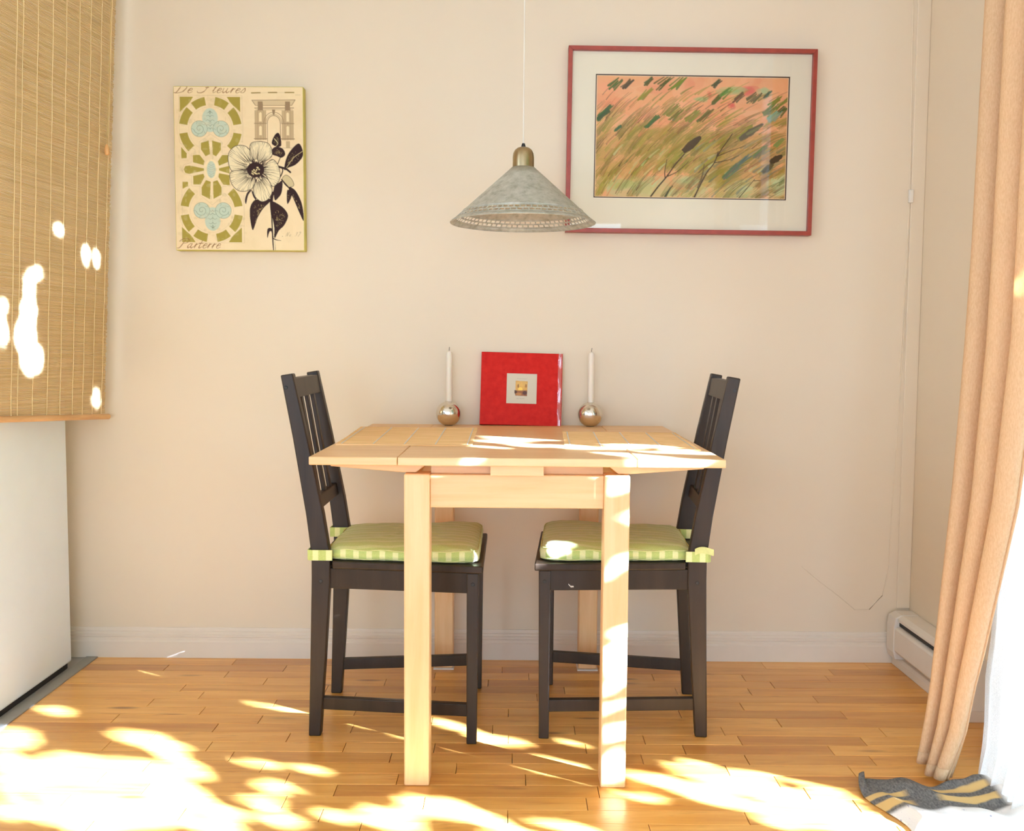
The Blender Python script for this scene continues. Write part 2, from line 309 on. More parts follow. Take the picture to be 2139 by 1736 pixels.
def clear_of_gaps(q, lr):
    keep = np.ones(len(q), bool)
    for gu, gv, ax, ay, s0, s1 in GAPS:
        s0 = max(s0, .0065); s1 = max(s1, .0055)
        dx, dy = q[:, 0]-gu, q[:, 1]-gv
        keep &= np.sqrt(((dx*ax+dy*ay)/(s0+lr*.78))**2+((-dx*ay+dy*ax)/(s1+lr*.78))**2) > 1
    return keep
q = np.stack([rng.uniform(-1.85, .1, nl), rng.uniform(-1.0, 2.05, nl)], 1); lr = rng.uniform(.016, .027, nl)
k = clear_of_gaps(q, lr); q, lr = q[k], lr[k]
for rep in range(3):                                                  # a dense crown: put leaves where the crown is still thin
    cs = .005; cov = np.zeros((390, 610), bool); gi = ((q-np.array([-1.85, -1.0]))/cs).astype(int)
    for dx in range(-3, 4):
        for dy in range(-3, 4):
            m = (np.hypot(dx, dy)*cs < lr*.42); a = np.clip(gi[m, 0]+dx, 0, 389); b_ = np.clip(gi[m, 1]+dy, 0, 609); cov[a, b_] = True
    e = np.argwhere(~cov); e = e[rng.random(len(e)) < .5]*cs+np.array([-1.85+cs/2, -1.0+cs/2]); e = e.astype(float); er = rng.uniform(.012, .020, len(e))
    k = clear_of_gaps(e, er); q = np.concatenate([q, e[k]]); lr = np.concatenate([lr, er[k]])
nl = len(q); tt = rng.uniform(3.6, 4.1, nl)
cen = q[:, :1]*U+q[:, 1:]*V-tt[:, None]*Dn
ang = rng.uniform(0, 2*pi, nl); tilt = rng.normal(0, .35, (nl, 2))
lx = np.cos(ang)[:, None]*U+np.sin(ang)[:, None]*V+tilt[:, :1]*Dn; ly = -np.sin(ang)[:, None]*U+np.cos(ang)[:, None]*V+tilt[:, 1:]*Dn
shape = [(-1.15, 0), (-.35, -.62), (.45, -.55), (1.25, 0), (.45, .55), (-.35, .62)]
vv = np.concatenate([(cen+lr[:, None]*(a*lx+b*ly))[:, None, :] for a, b in shape], 1).reshape(-1, 3)
me = bpy.data.meshes.new('foliage'); me.vertices.add(len(vv)); me.vertices.foreach_set('co', vv.ravel().astype(np.float32))
me.loops.add(nl*6); me.loops.foreach_set('vertex_index', np.arange(nl*6, dtype=np.int32)); me.polygons.add(nl)
me.polygons.foreach_set('loop_start', np.arange(nl, dtype=np.int32)*6); me.update(calc_edges=True)
t = NT('leaf'); df = t.node('BsdfDiffuse', [(.10, .17, .03, 1)]); tl = t.node('BsdfTranslucent', [(.05, .09, .01, 1)])
ms = t.node('AddShader', [df.outputs[0], tl.outputs[0]]); t.t.links.new(ms.outputs[0], t.out.inputs[0]); me.materials.append(t.m)
def uvt(u, v, t): return Vector(u*U+v*V-t*Dn)
tree = thing('tree', 'leafy tree standing on the terrace outside the glass door', 'tree', (3.25, -1.7, -.12))
inv = -Vector(tree.location)
fo = bpy.data.objects.new('foliage', me); COL.objects.link(fo); fo.parent = tree; fo.location = inv; stuff(fo)
bark = plain('bark', (.12, .08, .05, 1), .9, var=.2, vs=20, bump=.5)
tp = uvt(.14, 1.9, 4.0); 
bm = BM(); tube(bm, [(0, 0, 0), (.03, -.02, 1.2), tuple(tp+inv)], [.08, .06, .04], 10); obj('trunk', bm, bark, tree, smooth=True)
for pts, r in (([(.13, 1.75, 3.95), (-.6, 1.8, 3.9), (-1.4, 1.85, 3.95), (-2.1, 1.75, 3.85)], .028), ([(.12, -.3, 4.0), (-.5, -.62, 3.95), (-1.3, -.75, 3.9), (-2.0, -.7, 3.95)], .024)):
    bm = BM(); tube(bm, [uvt(*p)+inv for p in pts], [r, r*.8, r*.6, r*.3], 8); obj('branch', bm, bark, tree, smooth=True)

# ================================================================ kitchen cabinet on the left (white enamel side, dark base line)
cab = thing('kitchen_cabinet', 'white enamelled kitchen cabinet whose plain side stands under the bamboo blind', 'cabinet', (-1.66, -1.2, 0))
L = lambda x, y, z: (x+1.66, y+1.2, z)
def lbox(bm, x0, x1, y0, y1, z0, z1, o=(0, 0, 0)): box(bm, x0-o[0], x1-o[0], y0-o[1], y1-o[1], z0-o[2], z1-o[2])
oc = (-1.66, -1.2, 0)
bm = BM(); lbox(bm, -1.98, -1.326, -2.3, -.107, .018, .86, oc); obj('side_panel', bm, M['white_gloss'], cab, .006)
bm = BM(); lbox(bm, -1.96, -1.334, -2.28, -.12, 0, .018, oc); obj('plinth', bm, M['dark'], cab)
bm = BM(); lbox(bm, -2.0, -1.326, -2.32, -.105, .86, .895, oc); obj('worktop', bm, plain('worktop', (.6, .58, .54, 1), .35), cab, .004)

# ================================================================ table
tab = thing('dining_table', 'small birch dining table with both leaves pulled out, standing against the wall', 'table', (.018, -.47, 0), -.0072)
hW, hD, zt = .4475, .45, .74
bm = BM(); box(bm, -.2565, .2565, -hD, hD, zt-.018, zt); obj('tabletop', bm, M['birch_x'], tab, .0022)
for s in (-1, 1):
    a, b = sorted((s*.2577, s*hW)); bm = BM(); box(bm, a, b, -hD, hD, zt-.018, zt); obj('leaf', bm, M['birch_x'], tab, .0022)
LW = .2465; lt = .056
for sx in (-1, 1):
    for sy in (-1, 1):
        a, b = sorted((sx*LW, sx*(LW-lt))); c, d = sorted((sy*.42, sy*(.42-lt)))
        bm = BM(); box(bm, a, b, c, d, .004 if sy > 0 else 0, .7005); lg = obj('leg', bm, M['birch_z'], tab, .004, 3)
        if sy > 0: bm = BM(); box(bm, a-.003, b+.003, c-.006, d, 0, .004); obj('foot_pad', bm, M['plastic_white'], lg)
for sy in (-1, 1):
    c, d = sorted((sy*.408, sy*.388)); bm = BM(); box(bm, -LW+lt, LW-lt, c, d, .625, .6985); obj('apron', bm, M['birch_x'], tab, .002)
for sx in (-1, 1):
    a, b = sorted((sx*(LW-.01), sx*(LW-.03))); bm = BM(); box(bm, a, b, -.42+lt, .42-lt, .625, .6985); obj('apron', bm, M['birch_y'], tab, .002)
# pull-out runners: wedges that lift each leaf, and the strips that hold the top
for sx in (-1, 1):
    for sy in (-1, 1):
        c, d = sorted((sy*.402, sy*.379))
        P = [(sx*.198, zt-.0195), (sx*.41, zt-.0195), (sx*.41, zt-.026), (sx*.25, .7015), (sx*.222, .7015)]
        bm = BM(); prism(bm, P, c, d, 1); obj('leaf_runner', bm, M['birch_x'], tab, .0015)
for sy in (-1, 1):
    c, d = sorted((sy*.385, sy*.365)); bm = BM(); box(bm, -.19, .19, c, d, .6985, zt-.018); obj('top_rail', bm, M['birch_x'], tab)
bm = BM(); box(bm, -.058, .058, -.43, -.36, .699, zt-.018); obj('centre_block', bm, M['birch_x'], tab, .0015)

# ================================================================ chairs
def make_chair(label):
    ch = thing('dining_chair', label, 'chair')
    B = M['black']
    for s in (-1, 1):
        # rear post: one slanted piece from the floor to the top of the back
        prof = [(-.213, 0, .030), (-.2075, .20, .038), (-.203, .40, .0465), (-.203, .46, .046), (-.2155, .56, .043), (-.2465, .75, .036), (-.2755, .905, .030)]
        bm = BM(); y0, y1 = sorted((s*.136, s*.164)); rings = []
        for i, (x, z, w) in enumerate(prof):
            zz = z+(.005 if i == len(prof)-1 else 0)
            rings.append([bm.verts.new(p) for p in ((x, y0, z), (x+w, y0, zz), (x+w, y1, zz), (x, y1, z))])
        for A, C in zip(rings, rings[1:]):
            for k in range(4): bm.faces.new((A[k], A[(k+1) % 4], C[(k+1) % 4], C[k]))
        bm.faces.new(rings[0][::-1]); bm.faces.new(rings[-1])
        pz = obj('rear_leg', bm, B, ch, .003)
        for xx, zz in ((-.180, .395), (-.262, .875)):
            bm = BM(); lathe(bm, [(0, .0015), (.0038, .0012), (.0048, .0)], 12)
            o = obj('screw_plug', bm, M['dark'], pz, smooth=True); o.rotation_euler = (pi/2 if s < 0 else -pi/2, 0, 0); o.location = (xx, s*.1641, zz)
        # front leg, slightly tapered
        a, b = sorted((s*.1795, s*.2075))
        bm = BM(); hexa(bm, [(.185, a, 0), (.210, a, 0), (.210, b, 0), (.185, b, 0)], [(.184, a, .427), (.2135, a, .427), (.2135, b, .427), (.184, b, .427)])
        fl = obj('front_leg', bm, B, ch, .0025)
        bm = BM(); lathe(bm, [(0, .0015), (.0038, .0012), (.0048, .0)], 12)
        o = obj('screw_plug', bm, M['dark'], fl, smooth=True); o.rotation_euler = (pi/2 if s < 0 else -pi/2, 0, 0); o.location = (.199, s*.2076, .400)
        # side rail and stretcher run from rear leg to front leg
        for nm, z0, z1, t0 in (('side_rail', .376, .427, .020), ('side_stretcher', .067, .098, .018)):
            xr = -.165 if nm == 'side_rail' else -.180
            yi, yo, fi, fo_ = s*(.158-t0), s*.158, s*(.201-t0), s*.201
            bm = BM(); hexa(bm, [(xr, yi, z0), (.188, fi, z0), (.188, fo_, z0), (xr, yo, z0)], [(xr, yi, z1), (.188, fi, z1), (.188, fo_, z1), (xr, yo, z1)])
            obj(nm, bm, B, ch, .002)
    bm = BM(); box(bm, .188, .206, -.180, .180, .376, .427); obj('front_rail', bm, B, ch, .002)
    bm = BM(); box(bm, -.19, -.172, -.137, .137, .376, .427); obj('rear_rail', bm, B, ch, .002)
    # seat board with a tongue between the posts
    P = [(-.151, -.166), (.224, -.214), (.224, .214), (-.151, .166), (-.151, .134), (-.196, .134), (-.196, -.134), (-.151, -.134)]
    bm = BM(); prism(bm, P, .427, .4455, 2); obj('seat', bm, B, ch, .0035)
    # back: wide top rail, three slim slats, narrow lower rail, all leaning with the posts
    def xp(z): return -.2155+(-.2755+.2155)*(z-.56)/(.905-.56)+.020
    def leanbox(bm, y0, y1, z0, z1, th, curve=0, n=8):
        rings = []
        for k in range(n+1):
            y = y0+(y1-y0)*k/n; c = -curve*(1-(2*k/n-1)**2)
            rings.append([bm.verts.new(p) for p in ((xp(z0)+c-th/2, y, z0), (xp(z0)+c+th/2, y, z0), (xp(z1)+c+th/2, y, z1), (xp(z1)+c-th/2, y, z1))])
        for A, C in zip(rings, rings[1:]):
            for k in range(4): bm.faces.new((A[k], A[(k+1) % 4], C[(k+1) % 4], C[k]))
        bm.faces.new(rings[0][::-1]); bm.faces.new(rings[-1])
    bm = BM(); leanbox(bm, -.1365, .1365, .850, .8985, .019); obj('top_rail', bm, B, ch, .002)
    bm = BM(); leanbox(bm, -.1365, .1365, .567, .599, .018); obj('lower_rail', bm, B, ch, .002)
    for y in (-.072, 0, .072):
        bm = BM(); leanbox(bm, y-.011, y+.011, .597, .852, .010, n=1); obj('back_slat', bm, B, ch, .0015)
    return ch
chair_a = make_chair('black wooden chair left of the birch table, its back towards the bamboo blind')
chair_a.location = (-.288, -.453, 0)
chair_b = copy_tree(chair_a); chair_b['label'] = 'black wooden chair right of the birch table, its back towards the beige curtain'
chair_b.location = (.300, -.431, 0); chair_b.rotation_euler = (0, 0, math.radians(180-4))
# a chip of paint lost from the near rail of the right chair
for ch in chair_b.children:
    if ch.name.startswith('side_rail') and sum((v.co.y for v in ch.data.vertices)) > 0:
        bm = BM()
        for (x0, z0), (x1, z1), w in (((.140, .392), (.1345, .386), .0014), ((.1345, .386), (.127, .3855), .0018), ((.134, .384), (.129, .3865), .0012)):
            yy = lambda x: .158+(.201-.158)*(x+.165)/(.188+.165)+.0004
            add(bm, [(x0, yy(x0), z0-w), (x1, yy(x1), z1-w), (x1, yy(x1), z1+w), (x0, yy(x0), z0+w)], [(0, 1, 2, 3)])
        o = obj('paint_chip', bm, plain('bare_white_chip', (.75, .7, .62, 1), .8), ch); o['label'] = 'small white chip in the black paint'

# ---- cushions
t = NT('striped_green_fabric'); tc = t.n('TexCoord')
xyz = t.node('SeparateXYZ', [tc.outputs['Object']]).outputs; nz = t.node('SeparateXYZ', [tc.outputs['Normal']]).outputs
def stripes(src, per, duty, soft=.06):
    f = t.math('FRACT', t.math('ADD', t.math('DIVIDE', src, per), 100.3))
    return t.ramp(t.math('ABSOLUTE', t.math('SUBTRACT', f, .5)), [(duty/2-soft/2, (1, 1, 1, 1)), (duty/2+soft/2, (0, 0, 0, 1))])
top = t.math('GREATER_THAN', nz[2], .55)
green, pale = lin(182, 200, 112), lin(228, 230, 168)
ct = t.mix(stripes(xyz[1], .032, .30), lin(190, 200, 108), lin(208, 212, 136))
cs = t.mix(stripes(xyz[0], .033, .42), green, pale)
col = t.mix(top, cs, ct)
wv = t.coords(scale=(1, 1, 1)); weave = t.noise(wv, 420, 2)
t.set(Base_Color=t.mix(.12, col, t.ramp(weave, [(.3, (.1, .1, .03, 1)), (.7, (.8, .8, .5, 1))])), Roughness=.9, Sheen_Weight=.2)
t.bump(weave, .25, .0008); M['cushion'] = t.m
M['strap'] = plain('pale_green_strap', lin(208, 212, 142), .9, var=.08, vs=60)
def rounded_poly(P, r, n=6):
    out = []
    for i, p in enumerate(P):
        p = Vector(p); a = Vector(P[i-1]); b = Vector(P[(i+1) % len(P)])
        da, db = (a-p).normalized(), (b-p).normalized(); rr = r[i] if isinstance(r, list) else r
        s, e = p+da*rr, p+db*rr
        for k in range(n+1):
            u = k/n; out.append(tuple((1-u)**2*s+2*u*(1-u)*p+u*u*e))
    return out
def resample(P, n):
    P = [Vector(p) for p in P]; Q = P+[P[0]]; d = [0]
    for a, b in zip(Q, Q[1:]): d.append(d[-1]+(b-a).length)
    out = []; j = 0
    for k in range(n):
        s = d[-1]*k/n
        while d[j+1] < s: j += 1
        u = (s-d[j])/max(1e-9, d[j+1]-d[j]); out.append(Q[j].lerp(Q[j+1], u))
    return out
def make_cushion(label, loose):
    cu = thing('seat_cushion', label, 'cushion')
    P = resample(rounded_poly([(-.168, -.156), (.214, -.196), (.214, .196), (-.168, .156)], [.035, .045, .045, .035]), 96)
    c = Vector((.03, 0)); bm = BM(); rings = []
    # rings from underside outwards, up the boxed side and over the domed top
    for sc, z in ((.0, .4465), (.6, .4465), (.93, .4463), (.975, .449), (.992, .4545), (1.0, .461), (.995, .4675), (.98, .473), (.955, .4775), (.90, .4825), (.8, .487), (.6, .4905), (.3, .492), (.0, .4925)):
        if sc == 0: rings.append([bm.verts.new((c.x, c.y, z))]); continue
        R = []
        for i, p in enumerate(P):
            q = c+(p-c)*sc
            w = .0016*math.sin(i*.9+z*300)+.0012*math.sin(i*.37)
            front = .004*max(0, (q.x-.05)/.16)                          # the front edge sits a little fuller
            R.append(bm.verts.new((q.x, q.y, z+(w if .45 < z < .483 else w*.5 if z > .46 else 0)+(front if z > .46 else 0))))
        rings.append(R)
    n = 96
    for A, C in zip(rings, rings[1:]):
        for k in range(n):
            f = [A[k % len(A)], A[(k+1) % len(A)], C[(k+1) % len(C)], C[k % len(C)]]; f2 = []
            for x in f:
                if x not in f2: f2.append(x)
            bm.faces.new(f2)
    pad = obj('pad', bm, M['cushion'], cu, smooth='all')
    for z in (.4515, .4735):                                           # piped seams
        bm = BM(); pts = []
        for i in range(n+1):
            p = P[i % n]; q = c+(p-c)*(.985 if z < .46 else .981); pts.append((q.x, q.y, z+.0016*math.sin(i*.9+z*300)+(.004*max(0, (q.x-.05)/.16) if z > .46 else 0)))
        tube(bm, pts, .0016, 6, cap=False); obj('seam', bm, M['strap'], pad, smooth='all')
    for s in (-1, 1):
        bm = BM(); a, b, y0, y1 = -.211, -.150, s*.131, s*.1695
        loop = [(b, y1), (a+.006, y1), (a, y1-s*.006), (a, y0), (b, y0)]
        def band(loop, z0, z1, sag=0):
            for (x0, ya), (x1, yb) in zip(loop, loop[1:]):
                add(bm, [(x0, ya, z0), (x1, yb, z0), (x1, yb, z1), (x0, ya, z1)], [(0, 1, 2, 3)])
        band(loop, .4485, .4745); bmesh.ops.remove_doubles(bm, verts=bm.verts, dist=1e-5)
        obj('strap', bm, M['cushion'], cu, thick=.0025)
        if loose and s > 0:
            bm = BM(); grid(bm, 8, 2, lambda u, v: (-.172-.046*u, s*(.1712+.004*math.sin(u*2.5)), .466+.016*v+.014*math.sin(u*2.2)*(1-u)))
            obj('strap_end', bm, M['strap'], cu, thick=.002)
    return cu
cu_a = make_cushion('green striped seat cushion tied to the chair left of the table', False)
cu_a.location = chair_a.location
cu_b = make_cushion('green striped seat cushion with a sunny spot, tied to the chair right of the table', True)
cu_b.location = chair_b.location; cu_b.rotation_euler = chair_b.rotation_euler

# ================================================================ things on the table
t = NT('bamboo_mat'); v = t.coords(scale=(3, 160, 3))
t.set(Base_Color=t.ramp(t.noise(v, 1, 2), [(.3, lin(216, 168, 104)), (.7, lin(240, 198, 142))]), Roughness=.55); M['mat'] = t.m
M['thread'] = plain('white_thread', (.80, .76, .68, 1), .8)
def placemat(label, quad):
    pm = thing('placemat', label, 'placemat', (sum(p[0] for p in quad)/4, sum(p[1] for p in quad)/4, .7402))
    ox, oy = pm.location.x, pm.location.y
    BL, BR, FR, FL = [Vector((p[0]-ox, p[1]-oy)) for p in quad]
    def P(u, v): return (BL.lerp(BR, u)).lerp(FL.lerp(FR, u), v)
    N = 104; bm = BM(); rr = random.Random(len(label))
    for k in range(N):
        v0, v1 = (k+.08)/N, (k+.92)/N; ja, jb = rr.uniform(-.006, .006), rr.uniform(-.006, .006); h = .0021+rr.uniform(-.0002, .0003)
        q = [P(ja, v0), P(1+jb, v0), P(1+jb, v1), P(ja, v1)]; m0, m1 = P(ja, (v0+v1)/2), P(1+jb, (v0+v1)/2)
        add(bm, [(*q[0], 0), (*q[1], 0), (*q[2], 0), (*q[3], 0), (*m0, h), (*m1, h)], [(0, 1, 5, 4), (4, 5, 2, 3), (0, 4, 3), (1, 2, 5), (0, 3, 2, 1)])
    stuff(obj('reed_weave', bm, M['mat'], pm))
    bm = BM()
    for u in (.035, .27, .5, .73, .965):
        for k in range(0, N, 1):
            a, b = P(u+.004*(k % 2), k/N), P(u+.004*((k+1) % 2), (k+1)/N)
            add(bm, [(a.x-.0016, a.y, .0026), (a.x+.0016, a.y, .0026), (b.x+.0016, b.y, .0026), (b.x-.0016, b.y, .0026)], [(0, 1, 2, 3)])
    stuff(obj('stitching', bm, M['thread'], pm))
    for v0, v1 in ((-.004, .012), (.988, 1.004)):                        # bound edge along the near and far side
        bm = BM(); a, b, c_, d = P(0, v0), P(1, v0), P(1, v1), P(0, v1); hexa(bm, [(*p, 0) for p in (a, b, c_, d)], [(*p, .0032) for p in (a, b, c_, d)])
        obj('edge_binding', bm, M['mat'], pm)
placemat('woven bamboo placemat with white stitching on the left leaf of the table', [(-.438, -.166), (-.097, -.180), (-.093, -.677), (-.420, -.667)])
placemat('woven bamboo placemat partly in sun on the right leaf of the table', [(.147, -.272), (.462, -.291), (.443, -.745), (.131, -.695)])

t = NT('brushed_steel_ball'); t.set(Base_Color=(.74, .69, .61, 1), Metallic=1.0, Roughness=t.ramp(t.noise(t.coords(), 30, 4), [(.3, (.13,)*3+(1,)), (.7, (.24,)*3+(1,))])); M['steel'] = t.m
M['wax'] = plain('white_candle_wax', (.78, .70, .58, 1), .45, var=.01, Subsurface_Weight=.15)
for x, side in ((-.188, 'left'), (.242, 'right')):
    y = -.058
    hd = thing('candle_holder', f'silver ball candle holder {side} of the red album on the table', 'candle holder', (x, y, .74))
    R = .0378; bm = BM(); pr = [(0, .0005)]+[(R*math.cos(a), R*math.sin(a)+.0365) for a in np.linspace(-1.28, 1.26, 26)]+[(.0107, .0735), (.0107, .056), (0, .056)]
    lathe(bm, pr, 56); obj('ball', bm, M['steel'], hd, smooth=True)
    bm = BM(); lathe(bm, [(.0, 0), (.0125, 0), (.0125, .0012), (0, .0012)], 32); obj('foot', bm, M['dark'], hd)
    cd = thing('candle', f'slim white unlit candle in the {side} silver ball holder', 'candle', (x+.001, y, .7965))
    bm = BM(); lathe(bm, [(0, 0), (.0095, 0), (.0098, .1), (.0094, .160), (.0075, .1665), (.002, .1695), (0, .1695)], 28); obj('wax', bm, M['wax'], cd, smooth=True)
    bm = BM(); tube(bm, [(0, 0, .168), (.0004, 0, .174), (.0012, 0, .181)], .0009, 6); obj('wick', bm, M['dark'], cd)

# red photo album leaning on the wall, still in clear film
alb = thing('photo_album', 'red cloth photo album with a pale square label, propped against the wall', 'album', (.030, -.050, .7412), 0)
alb.rotation_euler = (math.radians(-9.0), math.radians(1.2), 0)
t = NT('red_cloth'); v = t.coords(); wv = t.noise(v, 900, 2)
t.set(Base_Color=t.ramp(t.noise(v, 60, 4), [(.3, (.50, .010, .007, 1)), (.7, (.60, .020, .012, 1))]), Roughness=.75, Specular_IOR_Level=.15, Coat_Weight=.06, Coat_Roughness=.3); t.bump(wv, .3, .0006); M['red'] = t.m
AW, AH, AT = .2485, .2225, .026
bm = BM(); box(bm, -AW/2, AW/2, -.0035, 0, 0, AH); obj('front_cover', bm, M['red'], alb, .0012)
bm = BM(); box(bm, -AW/2, AW/2, AT-.0035, AT, 0, AH); obj('back_cover', bm, M['red'], alb, .0012)
bm = BM(); box(bm, -AW/2, -AW/2+.004, 0, AT-.0035, 0, AH); obj('spine', bm, M['red'], alb)
bm = BM(); box(bm, -AW/2+.004, AW/2-.006, .0002, AT-.0037, .004, AH-.004); obj('pages', bm, plain('page_block', (.7, .62, .5, 1), .8), alb)
def paint_mesh(name, W, H, Wp, Hp, img, mat, parent, loc, bend=0):
    """a flat print: a fine grid carrying its ink as a colour attribute (img: linear floats, row 0 at the top)"""
    h, w = img.shape[:2]; xs = np.linspace(-W/2, W/2, w); zs = np.linspace(H/2, -H/2, h)
    X, Z = np.meshgrid(xs, zs); co = np.stack([X, np.zeros_like(X), Z], -1).reshape(-1, 3).astype(np.float32)
    i = np.arange(h*w).reshape(h, w); q = np.stack([i[:-1, :-1], i[1:, :-1], i[1:, 1:], i[:-1, 1:]], -1).reshape(-1, 4).astype(np.int32)
    me = bpy.data.meshes.new(name); me.vertices.add(len(co)); me.vertices.foreach_set('co', co.ravel())
    me.loops.add(q.size); me.loops.foreach_set('vertex_index', q.ravel()); me.polygons.add(len(q)); me.polygons.foreach_set('loop_start', np.arange(len(q), dtype=np.int32)*4); me.update(calc_edges=True)
    at = me.color_attributes.new('ink', 'FLOAT_COLOR', 'POINT'); at.data.foreach_set('color', np.concatenate([img.reshape(-1, 3), np.ones((h*w, 1))], 1).astype(np.float32).ravel())
    me.materials.append(mat); o = bpy.data.objects.new(name, me); COL.objects.link(o); o.parent = parent; o.location = loc
    return o
def ink_mat(name, rough):
    t = NT(name); t.set(Base_Color=t.node('Attribute', attribute_name='ink').outputs['Color'], Roughness=rough, Specular_IOR_Level=.25); return t.m
class Paint:
    """a small raster: polygons and brush strokes, drawn at double size and averaged down"""
    def __init__(s, w, h, bg, ss=2):
        s.w, s.h, s.ss = w, h, ss; s.a = np.empty((h*ss, w*ss, 3)); s.a[:] = lin(*bg)[:3]
        s.yy, s.xx = np.mgrid[0:h*ss, 0:w*ss]; s.xx = (s.xx+.5)/ss; s.yy = (s.yy+.5)/ss
    def win(s, x0, y0, x1, y1):
        k = s.ss; return slice(max(0, int(y0*k)), max(0, min(s.h*k, int(y1*k)+2))), slice(max(0, int(x0*k)), max(0, min(s.w*k, int(x1*k)+2)))
    def blend(s, sl, m, col): s.a[sl] = s.a[sl]*(1-m[..., None])+np.array(lin(*col)[:3])*m[..., None]
    def poly(s, P, col, al=1.0):
        P = np.array(P, float); sl = s.win(*P.min(0), *P.max(0)); x, y = s.xx[sl], s.yy[sl]
        if x.size == 0: return
        ins = np.zeros(x.shape, bool)
        for (x0, y0), (x1, y1) in zip(P, np.roll(P, -1, 0)):
            if y0 != y1: ins ^= ((y0 > y) != (y1 > y)) & (x < (x1-x0)*(y-y0)/(y1-y0)+x0)
        s.blend(sl, ins*al, col)
    def ell(s, cx, cy, rx, ry, col, al=1.0, r_in=0, a0=None, a1=None):
        sl = s.win(cx-rx, cy-ry, cx+rx, cy+ry); x, y = (s.xx[sl]-cx)/rx, (s.yy[sl]-cy)/ry
        if x.size == 0: return
        r = np.hypot(x, y); m = (r < 1) & (r >= r_in)
        if a0 is not None: an = np.degrees(np.arctan2(-y, x)) % 360; m &= (an >= a0) & (an <= a1)
        s.blend(sl, m*al, col)
    def line(s, P, col, w0=1.0, w1=None, al=1.0, smooth=True, soft=.35):
        P = np.array(P, float); w1 = w0 if w1 is None else w1
        if smooth and len(P) > 2:
            Q = np.vstack([2*P[0]-P[1], P, 2*P[-1]-P[-2]]); out = []
            for i in range(1, len(Q)-2):
                for u in np.linspace(0, 1, 7)[:-1]:
                    a, b, c, d = Q[i-1:i+3]; out.append(.5*(2*b+(c-a)*u+(2*a-5*b+4*c-d)*u*u+(3*b-a-3*c+d)*u**3))
            P = np.array(out+[P[-1]])
        W = max(w0, w1)+1; sl = s.win(*(P.min(0)-W), *(P.max(0)+W)); x, y = s.xx[sl], s.yy[sl]
        if x.size == 0: return
        best = np.full(x.shape, -9.0); n = len(P)-1
        for i in range(n):
            a, b = P[i], P[i+1]; d = b-a; L2 = max(1e-9, d@d); u = np.clip(((x-a[0])*d[0]+(y-a[1])*d[1])/L2, 0, 1)
            wd = w0+(w1-w0)*(i+u)/n
            best = np.maximum(best, wd/2-np.hypot(x-a[0]-u*d[0], y-a[1]-u*d[1]))
        s.blend(sl, np.clip(best/soft+.5, 0, 1)*al, col)
    def done(s): return s.a.reshape(s.h, s.ss, s.w, s.ss, 3).mean((1, 3))
# the label: a pale card with a tiny amber picture and two lines too small to read
p = Paint(90, 90, (206, 196, 174)); r = random.Random(3)
p.poly([(26, 21), (63, 22), (62, 68), (26, 67)], (206, 160, 88)); p.ell(45, 30, 17, 8, (214, 172, 100)); p.poly([(34, 45), (44, 24), (54, 45)], (226, 178, 96), .6)
p.ell(41, 47, 7, 6, (240, 206, 100), .9); p.ell(34, 37, 2.2, 6, (130, 84, 52), .8); p.ell(58, 36, 2.4, 6, (140, 92, 56), .8)
p.poly([(23, 52), (62, 50), (62, 68), (26, 67)], (150, 98, 66)); p.poly([(23, 50), (31, 52), (30, 62), (23, 60)], (96, 66, 54)); p.ell(55, 58, 7, 6, (88, 60, 58), .9); p.ell(36, 62, 9, 4, (186, 132, 78), .9)
for y0, x0, x1 in ((14.5, 30, 61), (76, 30, 54)):
    x = x0
    while x < x1: p.line([(x, y0+r.uniform(-.6, .6)), (x+r.uniform(.8, 2.4), y0+r.uniform(-.6, .6))], (150, 140, 132), .9, al=.75, smooth=False); x += r.uniform(1.6, 3)
lb = thing; bm = BM(); box(bm, -.046, .046, -.0012, 0, -.046, .046)
o = obj('label', bm, plain('label_card', lin(206, 196, 174), .6, var=.02), alb, .0006, loc=(-.002+.003, -.0037, .112)); o['label'] = 'pale square label with a tiny amber picture'
paint_mesh('label_print', .088, .088, 90, 90, p.done(), ink_mat('label_ink', .55), o, (0, -.00135, 0))
t = NT('clear_film'); tr = t.node('BsdfTransparent', [(1, .985, .97, 1)]); gl = t.node('BsdfGlossy', [(1, 1, 1, 1), .12]); mx = t.node('MixShader', [.14, tr.outputs[0], gl.outputs[0]]); t.t.links.new(mx.outputs[0], t.out.inputs[0])
bm = BM(); grid(bm, 6, 24, lambda u, v: (AW/2-.014+.020*u, -.006-.006*math.sin(u*pi)*(.4+.6*math.sin(v*7+1)**2)+.004*u, .001+v*(AH+.001)))
obj('film_wrap', bm, t.m, alb, smooth='all')

# ================================================================ pendant lamp
t = NT('galvanised_steel'); v = t.coords(); f = t.noise(v, 55, 6, .65); g = t.noise(v, 7, 3)
c = t.ramp(f, [(.25, (.30, .30, .24, 1)), (.5, (.52, .53, .46, 1)), (.78, (.70, .71, .64, 1))])
t.set(Base_Color=t.mix(t.math('MULTIPLY', g, .35), c, (.20, .13, .06, 1)), Metallic=.35, Roughness=.5); t.bump(f, .15, .001); M['galv'] = t.m
M['brass'] = plain('aged_brass', (.42, .33, .19, 1), .30, .95, var=.08, vs=30)
lamp = thing('pendant_lamp', 'grey galvanised cone pendant lamp with a perforated rim hanging over the table', 'lamp', (.028, -.45, 1.298))
R0 = .1865; ztop = .142
def cone_r(z): return R0-(R0-.0285)*(z/ztop) if z > .018 else R0-(z/.018)*(R0-(R0-(R0-.0285)*(.018/ztop)))
zb0, zb1 = .0085, .0275                                                # perforated band
bm = BM(); prof = [(cone_r(z), z) for z in (zb1, .0305, .0335, .05, .09, .12, ztop)]
